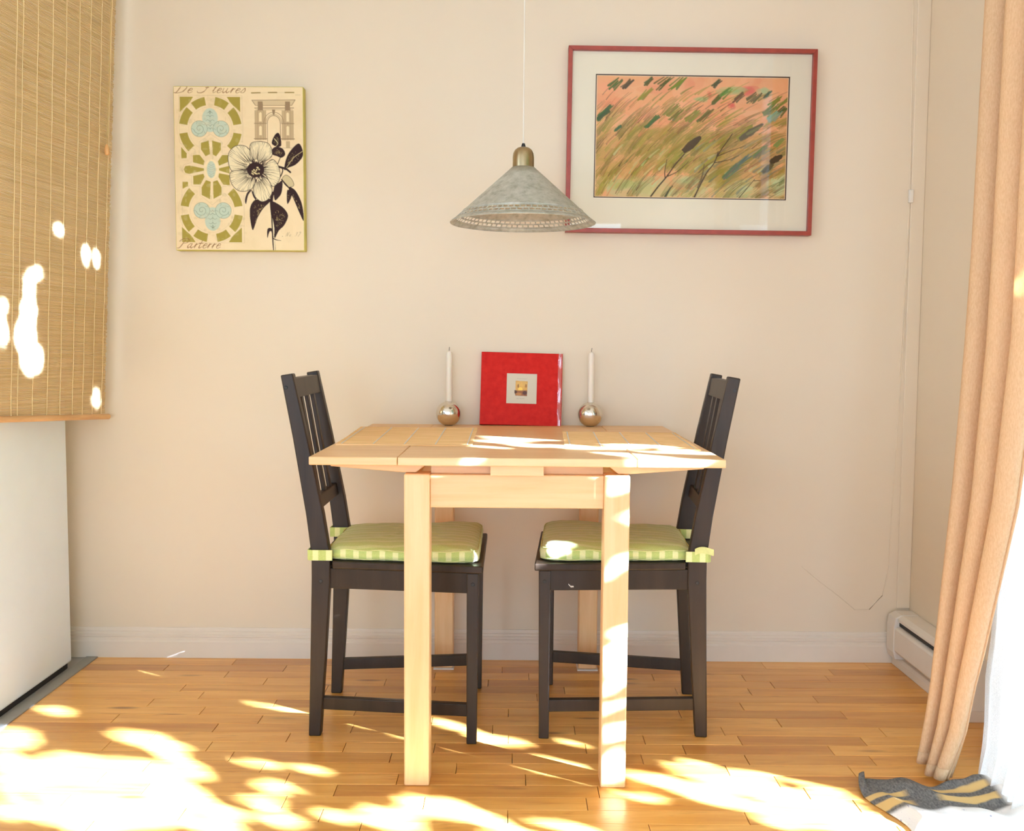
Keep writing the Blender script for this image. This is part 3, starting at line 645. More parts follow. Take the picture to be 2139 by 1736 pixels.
prof[1] = (prof[1][0]+.0018, prof[1][1]); lathe(bm, prof, 96); obj('shade', bm, M['galv'], lamp, smooth=True, thick=.0016)
bm = BM(); lathe(bm, [(R0+.0008, -.0006), (R0+.0014, .0004), (R0+.0002, .0018), (cone_r(zb0), zb0)], 96); obj('rim', bm, M['galv'], lamp, smooth=True, thick=.0014)
bm = BM(); nc, nr = 288, 7; V_ = [[bm.verts.new((cone_r(z)*math.cos(2*pi*k/nc), cone_r(z)*math.sin(2*pi*k/nc), z)) for k in range(nc)] for z in np.linspace(zb0, zb1, nr+1)]
for i in range(nr):
    for k in range(nc):
        hole = (i in (1, 2) and k % 4 in (0, 1, 2)) or (i in (4, 5) and (k+2) % 4 in (0, 1, 2))
        if not hole: bm.faces.new((V_[i][k], V_[i][(k+1) % nc], V_[i+1][(k+1) % nc], V_[i+1][k]))
obj('perforated_band', bm, M['galv'], lamp, smooth='all', thick=.0012)
bm = BM(); lathe(bm, [(.0300, ztop-.003), (.0300, ztop), (.0278, ztop+.001), (.0276, .168), (.0262, .178), (.0225, .186), (.016, .1915), (.0085, .194), (0, .1945)], 48); obj('cap', bm, M['brass'], lamp, smooth=True)
bm = BM(); lathe(bm, [(.0058, .193), (.0054, .197), (.0036, .2035), (0, .2035)], 20); obj('cord_grip', bm, M['dark'], lamp, smooth=True)
bm = BM(); tube(bm, [(0, 0, .202), (.0002, 0, .6), (0, 0, CEIL-1.298-.03)], .0016, 8); obj('cord', bm, plain('white_cord', (.78, .72, .62, 1), .6), lamp)
bm = BM(); lathe(bm, [(.05, CEIL-1.298), (.05, CEIL-1.31), (.04, CEIL-1.322), (.008, CEIL-1.33), (0, CEIL-1.33)], 32); obj('ceiling_cup', bm, M['plastic_white'], lamp, smooth=True)
bm = BM(); lathe(bm, [(.018, .140), (.018, .10), (.015, .098), (0, .098)], 24); obj('bulb_socket', bm, M['plastic_white'], lamp, smooth=True)

# ================================================================ framed watercolour
fp = thing('framed_painting', 'red framed watercolour of windblown grasses on the wall right of the lamp', 'painting', (.5355, -.016, 1.600), 0)
fp.rotation_euler = (0, math.radians(.42), 0)
FW, FH, FB = .744, .5505, .0125
M['red_frame'] = plain('red_frame_lacquer', lin(158, 64, 50), .38, var=.08, vs=40)
for s in (-1, 1):
    a, b = sorted((s*FW/2, s*(FW/2-FB))); bm = BM(); P = [(a, -FH/2), (b, -FH/2+FB), (b, FH/2-FB), (a, FH/2)] if s < 0 else [(b, -FH/2), (a, -FH/2+FB), (a, FH/2-FB), (b, FH/2)]
    prism(bm, P, -.016, .015, 1); obj('frame_rail', bm, M['red_frame'], fp, .0012)
    bm = BM(); z = s*FH/2; zi = s*(FH/2-FB); prism(bm, [(-FW/2, z), (-FW/2+FB, zi), (FW/2-FB, zi), (FW/2, z)], -.016, .015, 1); obj('frame_rail', bm, M['red_frame'], fp, .0012)
ow, oh, ox, oz = .5835, .3665, .0035, .0135
bm = BM()
for x0, x1, z0, z1 in ((-FW/2+.01, ox-ow/2, -FH/2+.01, FH/2-.01), (ox+ow/2, FW/2-.01, -FH/2+.01, FH/2-.01), (ox-ow/2, ox+ow/2, -FH/2+.01, oz-oh/2), (ox-ow/2, ox+ow/2, oz+oh/2, FH/2-.01)):
    box(bm, x0, x1, -.002, .001, z0, z1)
obj('mat_board', bm, plain('cream_mat_board', lin(243, 230, 203), .85, var=.012, vs=3), fp)
bm = BM()
for x0, x1, z0, z1 in ((ox-ow/2, ox-ow/2+.003, oz-oh/2, oz+oh/2), (ox+ow/2-.003, ox+ow/2, oz-oh/2, oz+oh/2), (ox-ow/2+.003, ox+ow/2-.003, oz-oh/2, oz-oh/2+.003), (ox-ow/2+.003, ox+ow/2-.003, oz+oh/2-.003, oz+oh/2)):
    box(bm, x0, x1, -.0005, .001, z0, z1)
obj('inner_liner', bm, plain('dark_brown_liner', lin(70, 44, 34), .6), fp)
# paint it: x 0..420, y 0..264
r = random.Random(21); p = Paint(420, 264, (244, 176, 122))
for i in range(260):
    x, y = r.uniform(0, 420), r.uniform(0, 264)
    low = y/264-.10*(x/420-.5)
    if low > .86: c = r.choice([(206, 198, 128), (198, 200, 140), (214, 190, 126), (200, 208, 150)])
    elif low > .42: c = r.choice([(208, 160, 84), (178, 152, 66), (196, 160, 76), (226, 166, 104), (168, 144, 62), (186, 156, 72)])
    else: c = r.choice([(246, 172, 122), (240, 158, 110), (248, 194, 146), (238, 148, 108), (244, 182, 130)])
    p.ell(x, y, r.uniform(14, 46), r.uniform(8, 24), c, .30)
for x, y, rx, ry, c, a in ((330, 30, 22, 14, (232, 110, 96), .7), (296, 62, 8, 7, (228, 96, 84), .8), (248, 38, 6, 7, (232, 120, 92), .7), (386, 60, 20, 10, (250, 196, 150), .6), (30, 30, 26, 18, (246, 168, 126), .6), (225, 50, 18, 7, (176, 190, 122), .8), (300, 30, 34, 9, (160, 190, 120), .7), (365, 28, 16, 9, (178, 196, 140), .7),
                          (400, 235, 26, 26, (208, 218, 160), .8), (398, 190, 16, 30, (250, 176, 120), .7), (322, 236, 40, 16, (206, 210, 150), .6), (70, 235, 40, 14, (190, 190, 110), .5), (200, 228, 30, 12, (196, 206, 140), .6), (385, 148, 24, 9, (246, 160, 110), .7)):
    for k in range(6): p.ell(x+r.uniform(-rx, rx)*.5, y+r.uniform(-ry, ry)*.5, rx*r.uniform(.4, .8), ry*r.uniform(.4, .8), c, a*.5)
def flow(x, y): return math.radians(62-26*(x/420)-14*(1-y/264)+r.uniform(-6, 6))
def blade(x, y, L, w0, w1, c, al, bend=.5):
    a = flow(x, y); P = [(x, y)]; st = L/5
    for k in range(5): x += st*math.cos(a); y -= st*math.sin(a); a -= math.radians(bend*r.uniform(3, 7)); P.append((x, y))
    p.line(P, c, w0, w1, al, soft=.8)
OL = [(150, 138, 48), (168, 150, 52), (132, 124, 50), (184, 160, 60), (142, 112, 52), (120, 116, 60), (170, 128, 58), (198, 168, 74), (112, 104, 48)]
def brush(x, y, L, w, c, al):
    """a dry brush: several hair strokes side by side, ragged at both ends"""
    a = flow(x, y); nx, ny = math.sin(a), math.cos(a)
    for k in range(max(2, int(w/1.3))):
        o = (k/max(1, int(w/1.3)-1)-.5)*w; s = r.uniform(-.12, .1)*L; e = r.uniform(.82, 1.1)*L; cc = tuple(max(0, min(255, v+r.uniform(-12, 12))) for v in c)
        x0, y0 = x+nx*o+s*math.cos(a), y+ny*o-s*math.sin(a); b2 = a-math.radians(r.uniform(8, 16)); xm, ym = x0+e*.5*math.cos(a), y0-e*.5*math.sin(a)
        p.line([(x0, y0), (xm, ym), (xm+e*.5*math.cos(b2), ym-e*.5*math.sin(b2))], cc, r.uniform(1.0, 1.9), .7, al*r.uniform(.6, 1), soft=.6)
for i in range(190):
    x = r.uniform(-30, 415); y = r.uniform(100, 285)
    brush(x, y, r.uniform(30, 80), r.uniform(4, 12), r.choice(OL), r.uniform(.6, .9))
for i in range(46):
    x, y = r.uniform(60, 280), r.uniform(120, 230); brush(x, y, r.uniform(30, 70), r.uniform(6, 13), r.choice([(156, 142, 50), (140, 128, 44), (170, 150, 56)]), .85)
for i in range(26):
    x, y = r.uniform(0, 200), r.uniform(70, 130); brush(x, y, r.uniform(40, 80), r.uniform(2, 5), r.choice([(150, 120, 52), (132, 98, 48), (160, 138, 56)]), .85)
for i in range(130):
    x, y = r.uniform(-20, 410), r.uniform(40, 270)
    blade(x, y, r.uniform(18, 60), r.uniform(1.2, 2.6), .5, r.choice([(110, 76, 42), (122, 88, 46), (92, 66, 38), (214, 132, 76), (226, 146, 92), (96, 110, 52), (140, 80, 52)]), r.uniform(.5, .9))
for i in range(40):
    x, y = r.uniform(120, 420), r.uniform(30, 110); blade(x, y, r.uniform(20, 50), r.uniform(2, 5), 1, r.choice([(160, 146, 62), (186, 158, 76), (140, 134, 58)]), .7)
for i in range(34):
    x, y = r.uniform(20, 400), r.uniform(170, 262); blade(x, y, r.uniform(14, 36), r.uniform(3, 6), 1.5, r.choice([(206, 214, 150), (216, 208, 140), (188, 200, 128), (222, 190, 128)]), .55)
for i in range(30):
    x, y = r.uniform(220, 400), r.uniform(150, 262); blade(x, y, r.uniform(20, 50), r.uniform(2.5, 6), 1, r.choice([(118, 130, 104), (104, 116, 84), (134, 140, 110), (150, 150, 112)]), .6)
def leafblob(x, y, L, w, c, n=9, a=.9):
    for k in range(n):
        an = math.radians(r.uniform(32, 52)); dx, dy = r.uniform(-w, w), r.uniform(-w, w)*.6
        p.line([(x+dx-L*.5*math.cos(an), y+dy+L*.5*math.sin(an)), (x+dx+L*.5*math.cos(an), y+dy-L*.5*math.sin(an))], tuple(max(0, min(255, v+r.uniform(-14, 14))) for v in c), r.uniform(2.5, 4.5), r.uniform(1.5, 3), a, soft=.7)
for x, y, L, w, c in ((44, 18, 26, 9, (84, 108, 44)), (68, 18, 24, 5, (92, 78, 46)), (112, 12, 18, 6, (96, 98, 44)), (148, 14, 28, 11, (88, 100, 40)), (178, 16, 30, 10, (120, 130, 44)), (110, 40, 26, 9, (150, 140, 56)), (22, 78, 34, 4, (78, 106, 50)), (16, 86, 30, 3, (62, 92, 48)),
                      (122, 100, 34, 5, (82, 104, 58)), (48, 114, 14, 3, (64, 106, 52)), (262, 14, 16, 6, (84, 84, 46)), (280, 36, 24, 8, (110, 140, 66)), (262, 50, 20, 6, (104, 108, 44)), (312, 44, 22, 8, (122, 92, 52)), (346, 44, 24, 8, (116, 98, 54)), (374, 36, 14, 4, (74, 86, 44)),
                      (398, 54, 36, 12, (128, 128, 50)), (408, 74, 26, 8, (84, 94, 42)), (384, 72, 30, 9, (124, 128, 72)), (392, 84, 26, 8, (152, 168, 132)), (240, 84, 36, 6, (112, 108, 50)), (212, 84, 30, 7, (150, 142, 60)), (166, 74, 30, 7, (140, 138, 58)), (176, 84, 26, 6, (126, 124, 60)), (404, 140, 22, 5, (140, 142, 72)), (320, 186, 44, 6, (106, 118, 100)), (300, 204, 40, 6, (110, 118, 90)), (362, 160, 30, 6, (126, 124, 84)), (330, 120, 40, 6, (150, 140, 70))):
    leafblob(x, y, L, w, c)
DK = (74, 52, 32)
p.line([(124, 262), (140, 240), (158, 218), (176, 192), (196, 168)], DK, 3.4, 2.4); p.line([(155, 222), (154, 205), (158, 180)], DK, 2.2, 1.2); p.line([(158, 218), (182, 206), (206, 184)], DK, 2.2, 1)
def head(x0, y0, x1, y1, w, c, a):
    """a seed head: a fat ragged club"""
    d = np.array([x1-x0, y1-y0]); L = np.hypot(*d); d = d/L; n = np.array([-d[1], d[0]]); up = []; dn = []
    for k in range(13):
        t_ = k/12; h = w*math.sin(pi*min(.97, .12+t_*.85))**.5*r.uniform(.85, 1.12); q = np.array([x0, y0])+d*L*t_; up.append(tuple(q+n*h)); dn.append(tuple(q-n*h))
    p.poly(up+dn[::-1], c, a)
head(193, 163, 231, 130, 8, DK, .95)
p.line([(220, 262), (232, 236), (246, 208), (262, 186), (270, 162)], DK, 3.4, 2); p.line([(262, 186), (290, 180), (316, 170)], DK, 2, .8); p.line([(268, 172), (296, 160), (330, 148)], DK, 2, .8); p.line([(266, 176), (276, 158), (290, 138), (300, 122)], DK, 2.4, 1.6); p.line([(228, 240), (236, 216), (240, 190)], (96, 78, 44), 5, 2, .8)
p.line([(318, 262), (336, 240), (352, 220)], DK, 2, 1.2); p.line([(350, 224), (366, 222), (384, 214)], DK, 1.4, .8); p.line([(156, 262), (166, 244), (172, 238)], (84, 84, 50), 5, 2)
head(316, 135, 367, 100, 7, (98, 88, 66), .9); head(330, 124, 366, 104, 3, (140, 134, 84), .7)
head(384, 184, 411, 168, 7, (62, 50, 32), .95); head(368, 206, 392, 186, 7, (84, 78, 52), .9)
for x in range(356, 388, 3): p.line([(x, 254+r.uniform(-2, 2)), (x+2.5, 254+r.uniform(-3, 2))], (112, 84, 52), .9, al=.8, smooth=False)
im = p.done(); im[:2] = im[-2:] = lin(240, 206, 160)[:3]; im[:, :2] = im[:, -2:] = lin(240, 206, 160)[:3]
paint_mesh('watercolour', ow-.006, oh-.006, 420, 264, im, ink_mat('watercolour_ink', .8), fp, (ox, .0002, oz))
bm = BM(); box(bm, -FW/2+.011, FW/2-.011, -.0075, -.0055, -FH/2+.011, FH/2-.011); obj('glazing', bm, M['glass'], fp)
bm = BM(); box(bm, -FW/2+.011, FW/2-.011, .004, .008, -FH/2+.011, FH/2-.011); obj('backing', bm, plain('backing_card', (.3, .22, .14, 1), .9), fp)

# ================================================================ printed canvas
cv = thing('canvas_print', 'printed canvas of stone arch and dark flower on the wall near the bamboo blind', 'picture', (-.8205, -.0185, 1.5065), 0)
cv.rotation_euler = (0, math.radians(-.1), 0)
CW, CH = .389, .4865
bm = BM(); box(bm, -CW/2, CW/2, -.0155, .018, -CH/2, CH/2)
obj('stretched_canvas', bm, plain('green_canvas_edge', lin(198, 186, 96), .8, var=.06, vs=25), cv, .0025)
CVX = lambda zx: (zx-105)/1165*290
CVY = lambda zy: (zy-135)/1475*368
p = Paint(290, 368, (230, 209, 168)); r = random.Random(5)
for i in range(240): p.ell(r.uniform(0, 290), r.uniform(0, 368), r.uniform(8, 30), r.uniform(8, 30), r.choice([(235, 216, 176), (226, 204, 160), (232, 207, 168), (222, 199, 156)]), .22)
G_ = (160, 143, 62); LN = (150, 132, 108); BLU = (188, 201, 180); INK = (140, 98, 60)
def cvp(P): return [(CVX(a), CVY(b)) for a, b in P]
def cpoly(P, c, al=1): p.poly(cvp(P), c, al)
def cline(P, c, w=1, w1=None, al=1, sm=True): p.line(cvp(P), c, w, w1, al, sm)
kx, ky = 290/1165, 368/1475
def cell(cx, cy, rx, ry, c, al=1, **kw): p.ell(CVX(cx), CVY(cy), rx*kx, ry*ky, c, al, **kw)
def quatrefoil(cy, sgn):
    """one ring of the parterre: corner wedges, eight arc beds, turquoise trefoil"""
    cx = 432
    for s in (-1, 1):
        ex = cx+s*272; ye = cy-sgn*285
        cpoly([(ex, ye), (ex, ye+sgn*135), (ex-s*30, ye+sgn*105), (ex-s*70, ye+sgn*70), (ex-s*95, ye+sgn*40), (ex-s*120, ye)], G_)
    for a0, a1 in ((100, 127), (53, 80), (138, 171), (9, 42), (189, 225), (315, 351)):
        if sgn < 0: a0, a1 = 360-a1, 360-a0
        cell(cx, cy, 284, 288, G_, a0=a0, a1=a1, r_in=.74)
    for rr in (300, 196): 
        P = [(cx+rr*math.cos(a), cy-rr*math.sin(a)) for a in np.linspace(0, 2*pi, 60)]
        for k in range(0, 59, 1):
            aa = math.degrees(math.atan2(-(P[k][1]-cy)*sgn, P[k][0]-cx)) % 360
            if not 232 < aa < 308: cline([P[k], P[k+1]], LN, .5, al=.35, sm=False)
quatrefoil(513, 1); quatrefoil(1252, -1)

def trefoil(cx, cy, sgn):
    """turquoise acanthus ornament: one upright lobe between two scrolls"""
    cell(cx, cy-sgn*78, 70, 88, BLU); cpoly([(cx-60, cy-sgn*60), (cx+60, cy-sgn*60), (cx+100, cy+sgn*30), (cx, cy+sgn*48), (cx-100, cy+sgn*30)], BLU)
    for s in (-1, 1):
        x0, y0 = cx+s*98, cy+sgn*18; cell(x0, y0, 72, 72, BLU)
        P = [(x0+72*math.cos(a), y0+72*math.sin(a)) for a in np.linspace(0, 2*pi, 28)]; cline(P, (112, 128, 108), .9, al=.8)
        sp = [(x0+s*(-1)*(6+44*k/22)*math.cos(k*.42), y0+(6+44*k/22)*math.sin(k*.42)) for k in range(23)]; cline(sp, (104, 118, 96), .9, al=.85)
        for k in range(5):
            a = k*1.25+.4; cline([(x0+50*math.cos(a), y0+50*math.sin(a)), (x0+60*math.cos(a+.25), y0+60*math.sin(a+.25)), (x0+70*math.cos(a+.2), y0+70*math.sin(a+.2))], (112, 128, 104), .8, al=.7)
    for k, (h, w) in enumerate(((-130, 26), (-104, 34), (-62, 40), (-20, 36), (8, 22))):
        for s in (-1, 1): cline([(cx, cy+sgn*(h+14)), (cx+s*w*.5, cy+sgn*h), (cx+s*w, cy+sgn*(h+10))], (96, 104, 84), 1.0, .6, .75)
    cline([(cx, cy-sgn*120), (cx, cy-sgn*20)], (120, 132, 110), .7, al=.5); cell(cx, cy-sgn*136, 10, 9, (96, 104, 84), .6)
trefoil(430, 495, 1); trefoil(440, 1268, -1)
# central rosette
for P in ([(345, 640), (415, 618), (425, 740), (385, 760), (345, 700)], [(445, 618), (525, 640), (525, 700), (480, 760), (450, 745)], [(345, 1110), (418, 1148), (428, 990), (385, 975), (345, 1040)], [(450, 1145), (525, 1105), (525, 1040), (488, 975), (448, 990)],
          [(270, 750), (330, 748), (375, 805), (365, 840), (270, 815)], [(600, 748), (535, 748), (495, 805), (505, 845), (600, 805)], [(270, 1015), (335, 1015), (372, 945), (362, 918), (270, 938)], [(600, 1020), (540, 1015), (497, 945), (505, 912), (600, 930)],
          [(165, 678), (215, 735), (212, 778), (165, 780)], [(172, 990), (222, 992), (222, 1030), (172, 1055)]): cpoly(P, G_)
cpoly([(185, 880), (200, 850), (240, 845), (368, 870), (368, 890), (235, 920), (200, 912)], G_); cpoly([(600, 845), (505, 868), (505, 888), (600, 915)], G_)
cell(434, 878, 66, 92, (236, 216, 172)); cell(434, 880, 40, 76, BLU); 
for k in range(6): cline([(408, 830+k*20), (434, 842+k*20), (460, 830+k*20)], (120, 134, 112), .8, al=.6)
for P in ([(150, 215), (720, 215), (720, 640)], [(150, 215), (150, 640), (290, 700), (290, 735), (255, 735), (255, 820), (190, 835), (165, 880), (190, 920), (255, 935), (255, 1030), (330, 1030), (330, 1120)], [(330, 735), (330, 630), (432, 560), (535, 630), (535, 735), (610, 735)], [(165, 1060), (165, 1545), (725, 1545), (725, 1110)], [(535, 1030), (535, 1120), (440, 1200), (340, 1120)]):
    cline(P, LN, .6, al=.45, sm=False)
# the arch
AR, AD = (188, 164, 126), (150, 126, 96)
cline([(808, 190), (885, 188)], (150, 126, 70), 2.6, sm=False); cline([(960, 186), (1035, 185)], (150, 126, 70), 2.6, sm=False); cline([(1110, 185), (1188, 184)], (150, 126, 70), 2.6, sm=False); cline([(885, 188), (1110, 185)], AD, .6, al=.5, sm=False)
cpoly([(810, 255), (1200, 250), (1165, 300), (845, 303)], (206, 184, 144)); cline([(810, 255), (1200, 250)], AD, 1.3, sm=False); cline([(845, 303), (1165, 300)], AD, 1.1, sm=False); cline([(810, 255), (840, 300)], AD, 1.4, sm=False); cline([(1200, 250), (1168, 300)], AD, 1.4, sm=False)
cline([(835, 325), (1185, 322)], AD, 2.0, sm=False); cline([(845, 340), (1175, 338)], AR, 1.6, sm=False)
for x0, x1 in ((835, 935), (1080, 1182)):
    cpoly([(x0, 345), (x1, 345), (x1, 610), (x0, 612)], AR)
    for k in range(5): cline([(x0+k*(x1-x0)/4, 345), (x0+k*(x1-x0)/4, 612)], AD, .8, al=.7, sm=False)
    xm = (x0+x1)/2; cpoly([(xm-22, 265), (xm+22, 265), (xm+24, 345), (xm-24, 345)], AD); cpoly([(xm-12, 372), (xm, 360), (xm+12, 372), (xm+12, 445), (xm-12, 445)], (230, 212, 168)); cpoly([(xm-12, 492), (xm, 482), (xm+12, 492), (xm+12, 568), (xm-12, 568)], (230, 212, 168))
    cline([(x0-5, 462), (x1+5, 462)], AD, 1.6, sm=False); cline([(x0-8, 600), (x1+8, 600)], AD, 2, sm=False); cpoly([(xm-18, 620), (xm+18, 620), (xm+18, 680), (xm-18, 680)], AR); cline([(x0-4, 682), (x1+4, 682)], AD, 1, al=.7, sm=False)
for rr, w in ((88, 1.6), (70, 1.0), (58, 2.0)): cline([(1005+rr*math.cos(a), 455-(rr+6)*math.sin(a)) for a in np.linspace(0, pi, 16)], AD, w, al=.85)
cline([(947, 455), (947, 640)], AD, 1.2, sm=False); cline([(1064, 455), (1064, 640)], AD, 1.8, sm=False); cpoly([(990, 335), (1020, 335), (1012, 385), (998, 385)], AD)
for i in range(420):                                                   # worn mottling of the printed beds and paper
    cell(r.uniform(110, 740), r.uniform(200, 1540), r.uniform(5, 26), r.uniform(5, 22), r.choice([(176, 156, 82), (140, 124, 52), (226, 206, 164), (206, 186, 140)]), r.uniform(.05, .16))
# the flower
BK = (52, 34, 34); CR = (229, 214, 174)
def leaf(P, hi=3):
    cpoly(P, BK); P = np.array(P, float); c = P.mean(0)
    for k in range(hi*7):
        a, b = P[r.randrange(len(P))], P[r.randrange(len(P))]; q = c+(a-c)*r.uniform(.1, .65); w = q+(b-a)*.06
        cline([tuple(q), tuple(w)], (196, 174, 116), r.uniform(.4, 1.1), .4, .75, False)
def sm_poly(P, n=5):
    P = np.array(P, float); out = []; N = len(P)
    for i in range(N):
        a, b, c, d = P[i-1], P[i], P[(i+1) % N], P[(i+2) % N]
        for u in np.linspace(0, 1, n+1)[:-1]: out.append(tuple(.5*(2*b+(c-a)*u+(2*a-5*b+4*c-d)*u*u+(3*b-a-3*c+d)*u**3)))
    return out
cline([(985, 1090), (975, 1180), (985, 1320), (990, 1500), (998, 1612)], BK, 7, 6); cline([(982, 1190), (990, 1330), (996, 1500), (1000, 1612)], CR, 3, 3)
cline([(985, 1110), (1030, 990), (1070, 920), (1080, 870), (1040, 850)], BK, 3, 2.4); cline([(1030, 840), (1060, 770)], BK, 2, 1.6); cline([(1040, 850), (1110, 870), (1150, 900)], BK, 5, 4)
leaf(sm_poly([(745, 1190), (735, 1150), (760, 1080), (800, 1060), (765, 1110)], 3), 0); leaf(sm_poly([(795, 1060), (830, 1120), (840, 1160), (810, 1120)], 3), 0)
leaf(sm_poly([(800, 1425), (778, 1300), (785, 1210), (830, 1150), (900, 1160), (965, 1140), (960, 1170), (900, 1230), (850, 1310), (828, 1370)]), 5)
leaf(sm_poly([(975, 1170), (1040, 1190), (1100, 1240), (1125, 1300), (1090, 1380), (1040, 1430), (1000, 1500), (998, 1400), (980, 1290)]), 6)
leaf(sm_poly([(1005, 1150), (1000, 1040), (1050, 990), (1078, 980), (1070, 1080), (1040, 1130)]), 0)
leaf(sm_poly([(1130, 1035), (1190, 1060), (1240, 1150), (1262, 1240), (1266, 1340), (1230, 1270), (1180, 1150)]), 2)
cpoly(sm_poly([(1075, 965), (1110, 925), (1160, 960), (1180, 1020), (1120, 1030)]), (200, 182, 138)); cline(sm_poly([(1075, 965), (1110, 925), (1160, 960), (1180, 1020), (1120, 1030)])+[(1075, 965)], BK, 1, sm=False); cline([(1070, 965), (1130, 1035)], BK, 2.4, 3); leaf(sm_poly([(1120, 1060), (1165, 1095), (1120, 1190)], 3), 1)
leaf(sm_poly([(1095, 880), (1110, 790), (1150, 710), (1225, 640), (1262, 695), (1262, 760), (1200, 830), (1130, 860)]), 5); cline([(1115, 860), (1180, 770), (1262, 710)], (210, 190, 136), 1.2, al=.8)
leaf(sm_poly([(985, 640), (1010, 570), (1045, 545), (1065, 590), (1070, 660), (1030, 670)]), 3); leaf(sm_poly([(990, 690), (1030, 670), (1085, 690), (1105, 740), (1070, 770), (1030, 755), (990, 740)]), 4); cline([(1010, 600), (1040, 640), (1020, 665)], (214, 196, 144), 1.8, .6)
leaf(sm_poly([(935, 1500), (935, 1420), (965, 1405), (985, 1430), (955, 1440)], 3), 0); cline([(985, 1500), (1020, 1515), (1058, 1520)], BK, 2.6, .8); cline([(970, 1420), (990, 1490)], BK, 2, 1.4)
petals = ([(780, 860), (700, 880), (620, 890), (588, 800), (600, 720), (660, 665), (740, 665), (790, 710), (810, 790)], [(800, 790), (785, 700), (800, 640), (870, 625), (950, 640), (985, 700), (980, 760), (920, 800), (860, 810)],
          [(890, 870), (930, 830), (985, 785), (1030, 820), (1055, 890), (1050, 970), (990, 1030), (940, 950)], [(860, 950), (930, 950), (975, 1020), (980, 1090), (940, 1150), (880, 1165), (820, 1110), (815, 1030)], [(780, 890), (830, 950), (815, 1030), (770, 1065), (700, 1075), (640, 1040), (605, 970), (620, 895)])
for P in petals:
    Q = sm_poly(P); cpoly(Q, CR); cline(Q+[Q[0]], BK, 1.5, al=.9, sm=False); P = np.array(Q)
    for k in range(0, len(P), 1):
        a = np.array([835, 880.]); e = P[k]; d = e-a
        if np.hypot(*d) > 130:
            f0, f1 = r.uniform(.30, .42), r.uniform(.62, .97); n = np.array([-d[1], d[0]])*.03*r.uniform(-1, 1); cline([tuple(a+d*f0), tuple(a+d*(f0+f1)/2+n), tuple(a+d*f1)], BK, r.uniform(.9, 1.6), .3, .85)
            if r.random() < .5: cline([tuple(a+d*.97), tuple(a+d*r.uniform(.8, .9))], BK, 1.2, .3, .8)
for k in range(70):
    a = r.uniform(0, 2*pi); R_ = r.uniform(70, 128); cline([(835+30*math.cos(a), 880+28*math.sin(a)), (835+R_*math.cos(a), 880+R_*.85*math.sin(a))], BK, 2.4, .6, .9, False)
cell(835, 880, 78, 68, BK)
for k in range(16): cell(832+r.uniform(-38, 38), 890+r.uniform(-34, 34), 7, 7, (222, 204, 150), .85)
# the copperplate titles, cut by the edges as on the canvas
GL = {'D': ([[(.5, 2), (.3, 1), (.05, .1), (-.3, .05)], [(-.35, .1), (.2, -.02), (.95, .3), (1.25, 1.1), (.95, 1.8), (.3, 2), (-.3, 1.75)]], 1.45), 'F': ([[(.75, 2), (.6, 1.1), (.35, .3), (-.05, 0), (-.5, .05), (-.62, .35)], [(-.15, 1.6), (.2, 1.95), (.8, 1.85), (1.5, 2)], [(.35, 1.05), (.75, 1.1)]], 1.3),
      'P': ([[(.55, 1.7), (.35, .9), (.1, .1), (-.3, 0)], [(-.3, 1.4), (.1, 1.9), (.8, 2), (1.15, 1.6), (.9, 1.1), (.4, 1)]], 1.15), 'N': ([[(0, 0), (.15, 1.5), (.5, .1), (.75, 1.7)]], 1.0), 'o': ([[(.3, .9), (.05, .5), (.2, .05), (.5, .4), (.35, .9)]], .7), '.': ([[(.1, .05), (.14, .05)]], .4), '3': ([[(0, 1.5), (.5, 1.5), (.3, .9), (.55, .5), (0, .1)]], .8), '7': ([[(0, 1.6), (.6, 1.6), (.2, 0)]], .8),
      'e': ([[(.05, .45), (.5, .62), (.48, .92), (.22, .9), (.03, .5), (.12, .1), (.35, .02), (.68, .3)]], .66), 'l': ([[(0, .4), (.4, 1.5), (.35, 1.9), (.18, 1.6), (.1, .4), (.2, .02), (.5, .3)]], .52), 'u': ([[(.05, .95), (.05, .3), (.2, .02), (.5, .4), (.58, .95)], [(.58, .95), (.56, .2), (.7, .02), (.95, .3)]], .95),
      'r': ([[(0, .3), (.2, .95), (.25, .8), (.45, .85), (.5, .95)], [(.22, .85), (.1, .05)]], .62), 's': ([[(0, .2), (.35, 1), (.5, .5), (.4, .1), (.05, .05)]], .7), 'a': ([[(.55, .9), (.25, .9), (.02, .45), (.15, .03), (.45, .35), (.58, .95)], [(.58, .95), (.54, .2), (.68, .02), (.9, .3)]], .92), 't': ([[(.25, 1.6), (.1, .5), (.15, .03), (.4, .15), (.55, .35)], [(-.1, 1), (.5, 1.02)]], .6), ' ': ([], .55)}
def script(txt, x, base, size, c, w, al=1, sp=1.0, hs=1.0):
    for ch in txt:
        st, adv = GL[ch]
        for q in st:
            pts = [(x+size*(hs*a+.46*b), base-size*b) for a, b in q]; cline(pts, c, w, w*.75, al)
            if ch not in '.':
                pts2 = [(a+1.5, b) for a, b in pts]; k = len(pts2)//2; cline(pts2[max(0, k-1):k+2], c, w*1.5, w*.9, al)
        x += size*adv*sp*hs
script('De', 122, 194, 44, INK, 1.25, .95, 1.12, 1.45); script('Fleures', 352, 192, 44, INK, 1.25, .95, 1.18, 1.45); script('Parterre', 124, 1594, 44, INK, 1.25, .95, 1.12, 1.32); script('No. 37', 1100, 1482, 24, (170, 150, 120), .9, .6, 1.3)
cell(1072, 1482, 4, 4, (150, 130, 104), .8)
for k in range(16): cline([(1200+k*3, 206+r.uniform(-2, 2)), (1202+k*3, 206+r.uniform(-2, 2))], LN, .7, al=.5, sm=False)
paint_mesh('printed_face', CW-.004, CH-.004, 290, 368, p.done(), ink_mat('canvas_ink', .8), cv, (0, -.0158, 0))

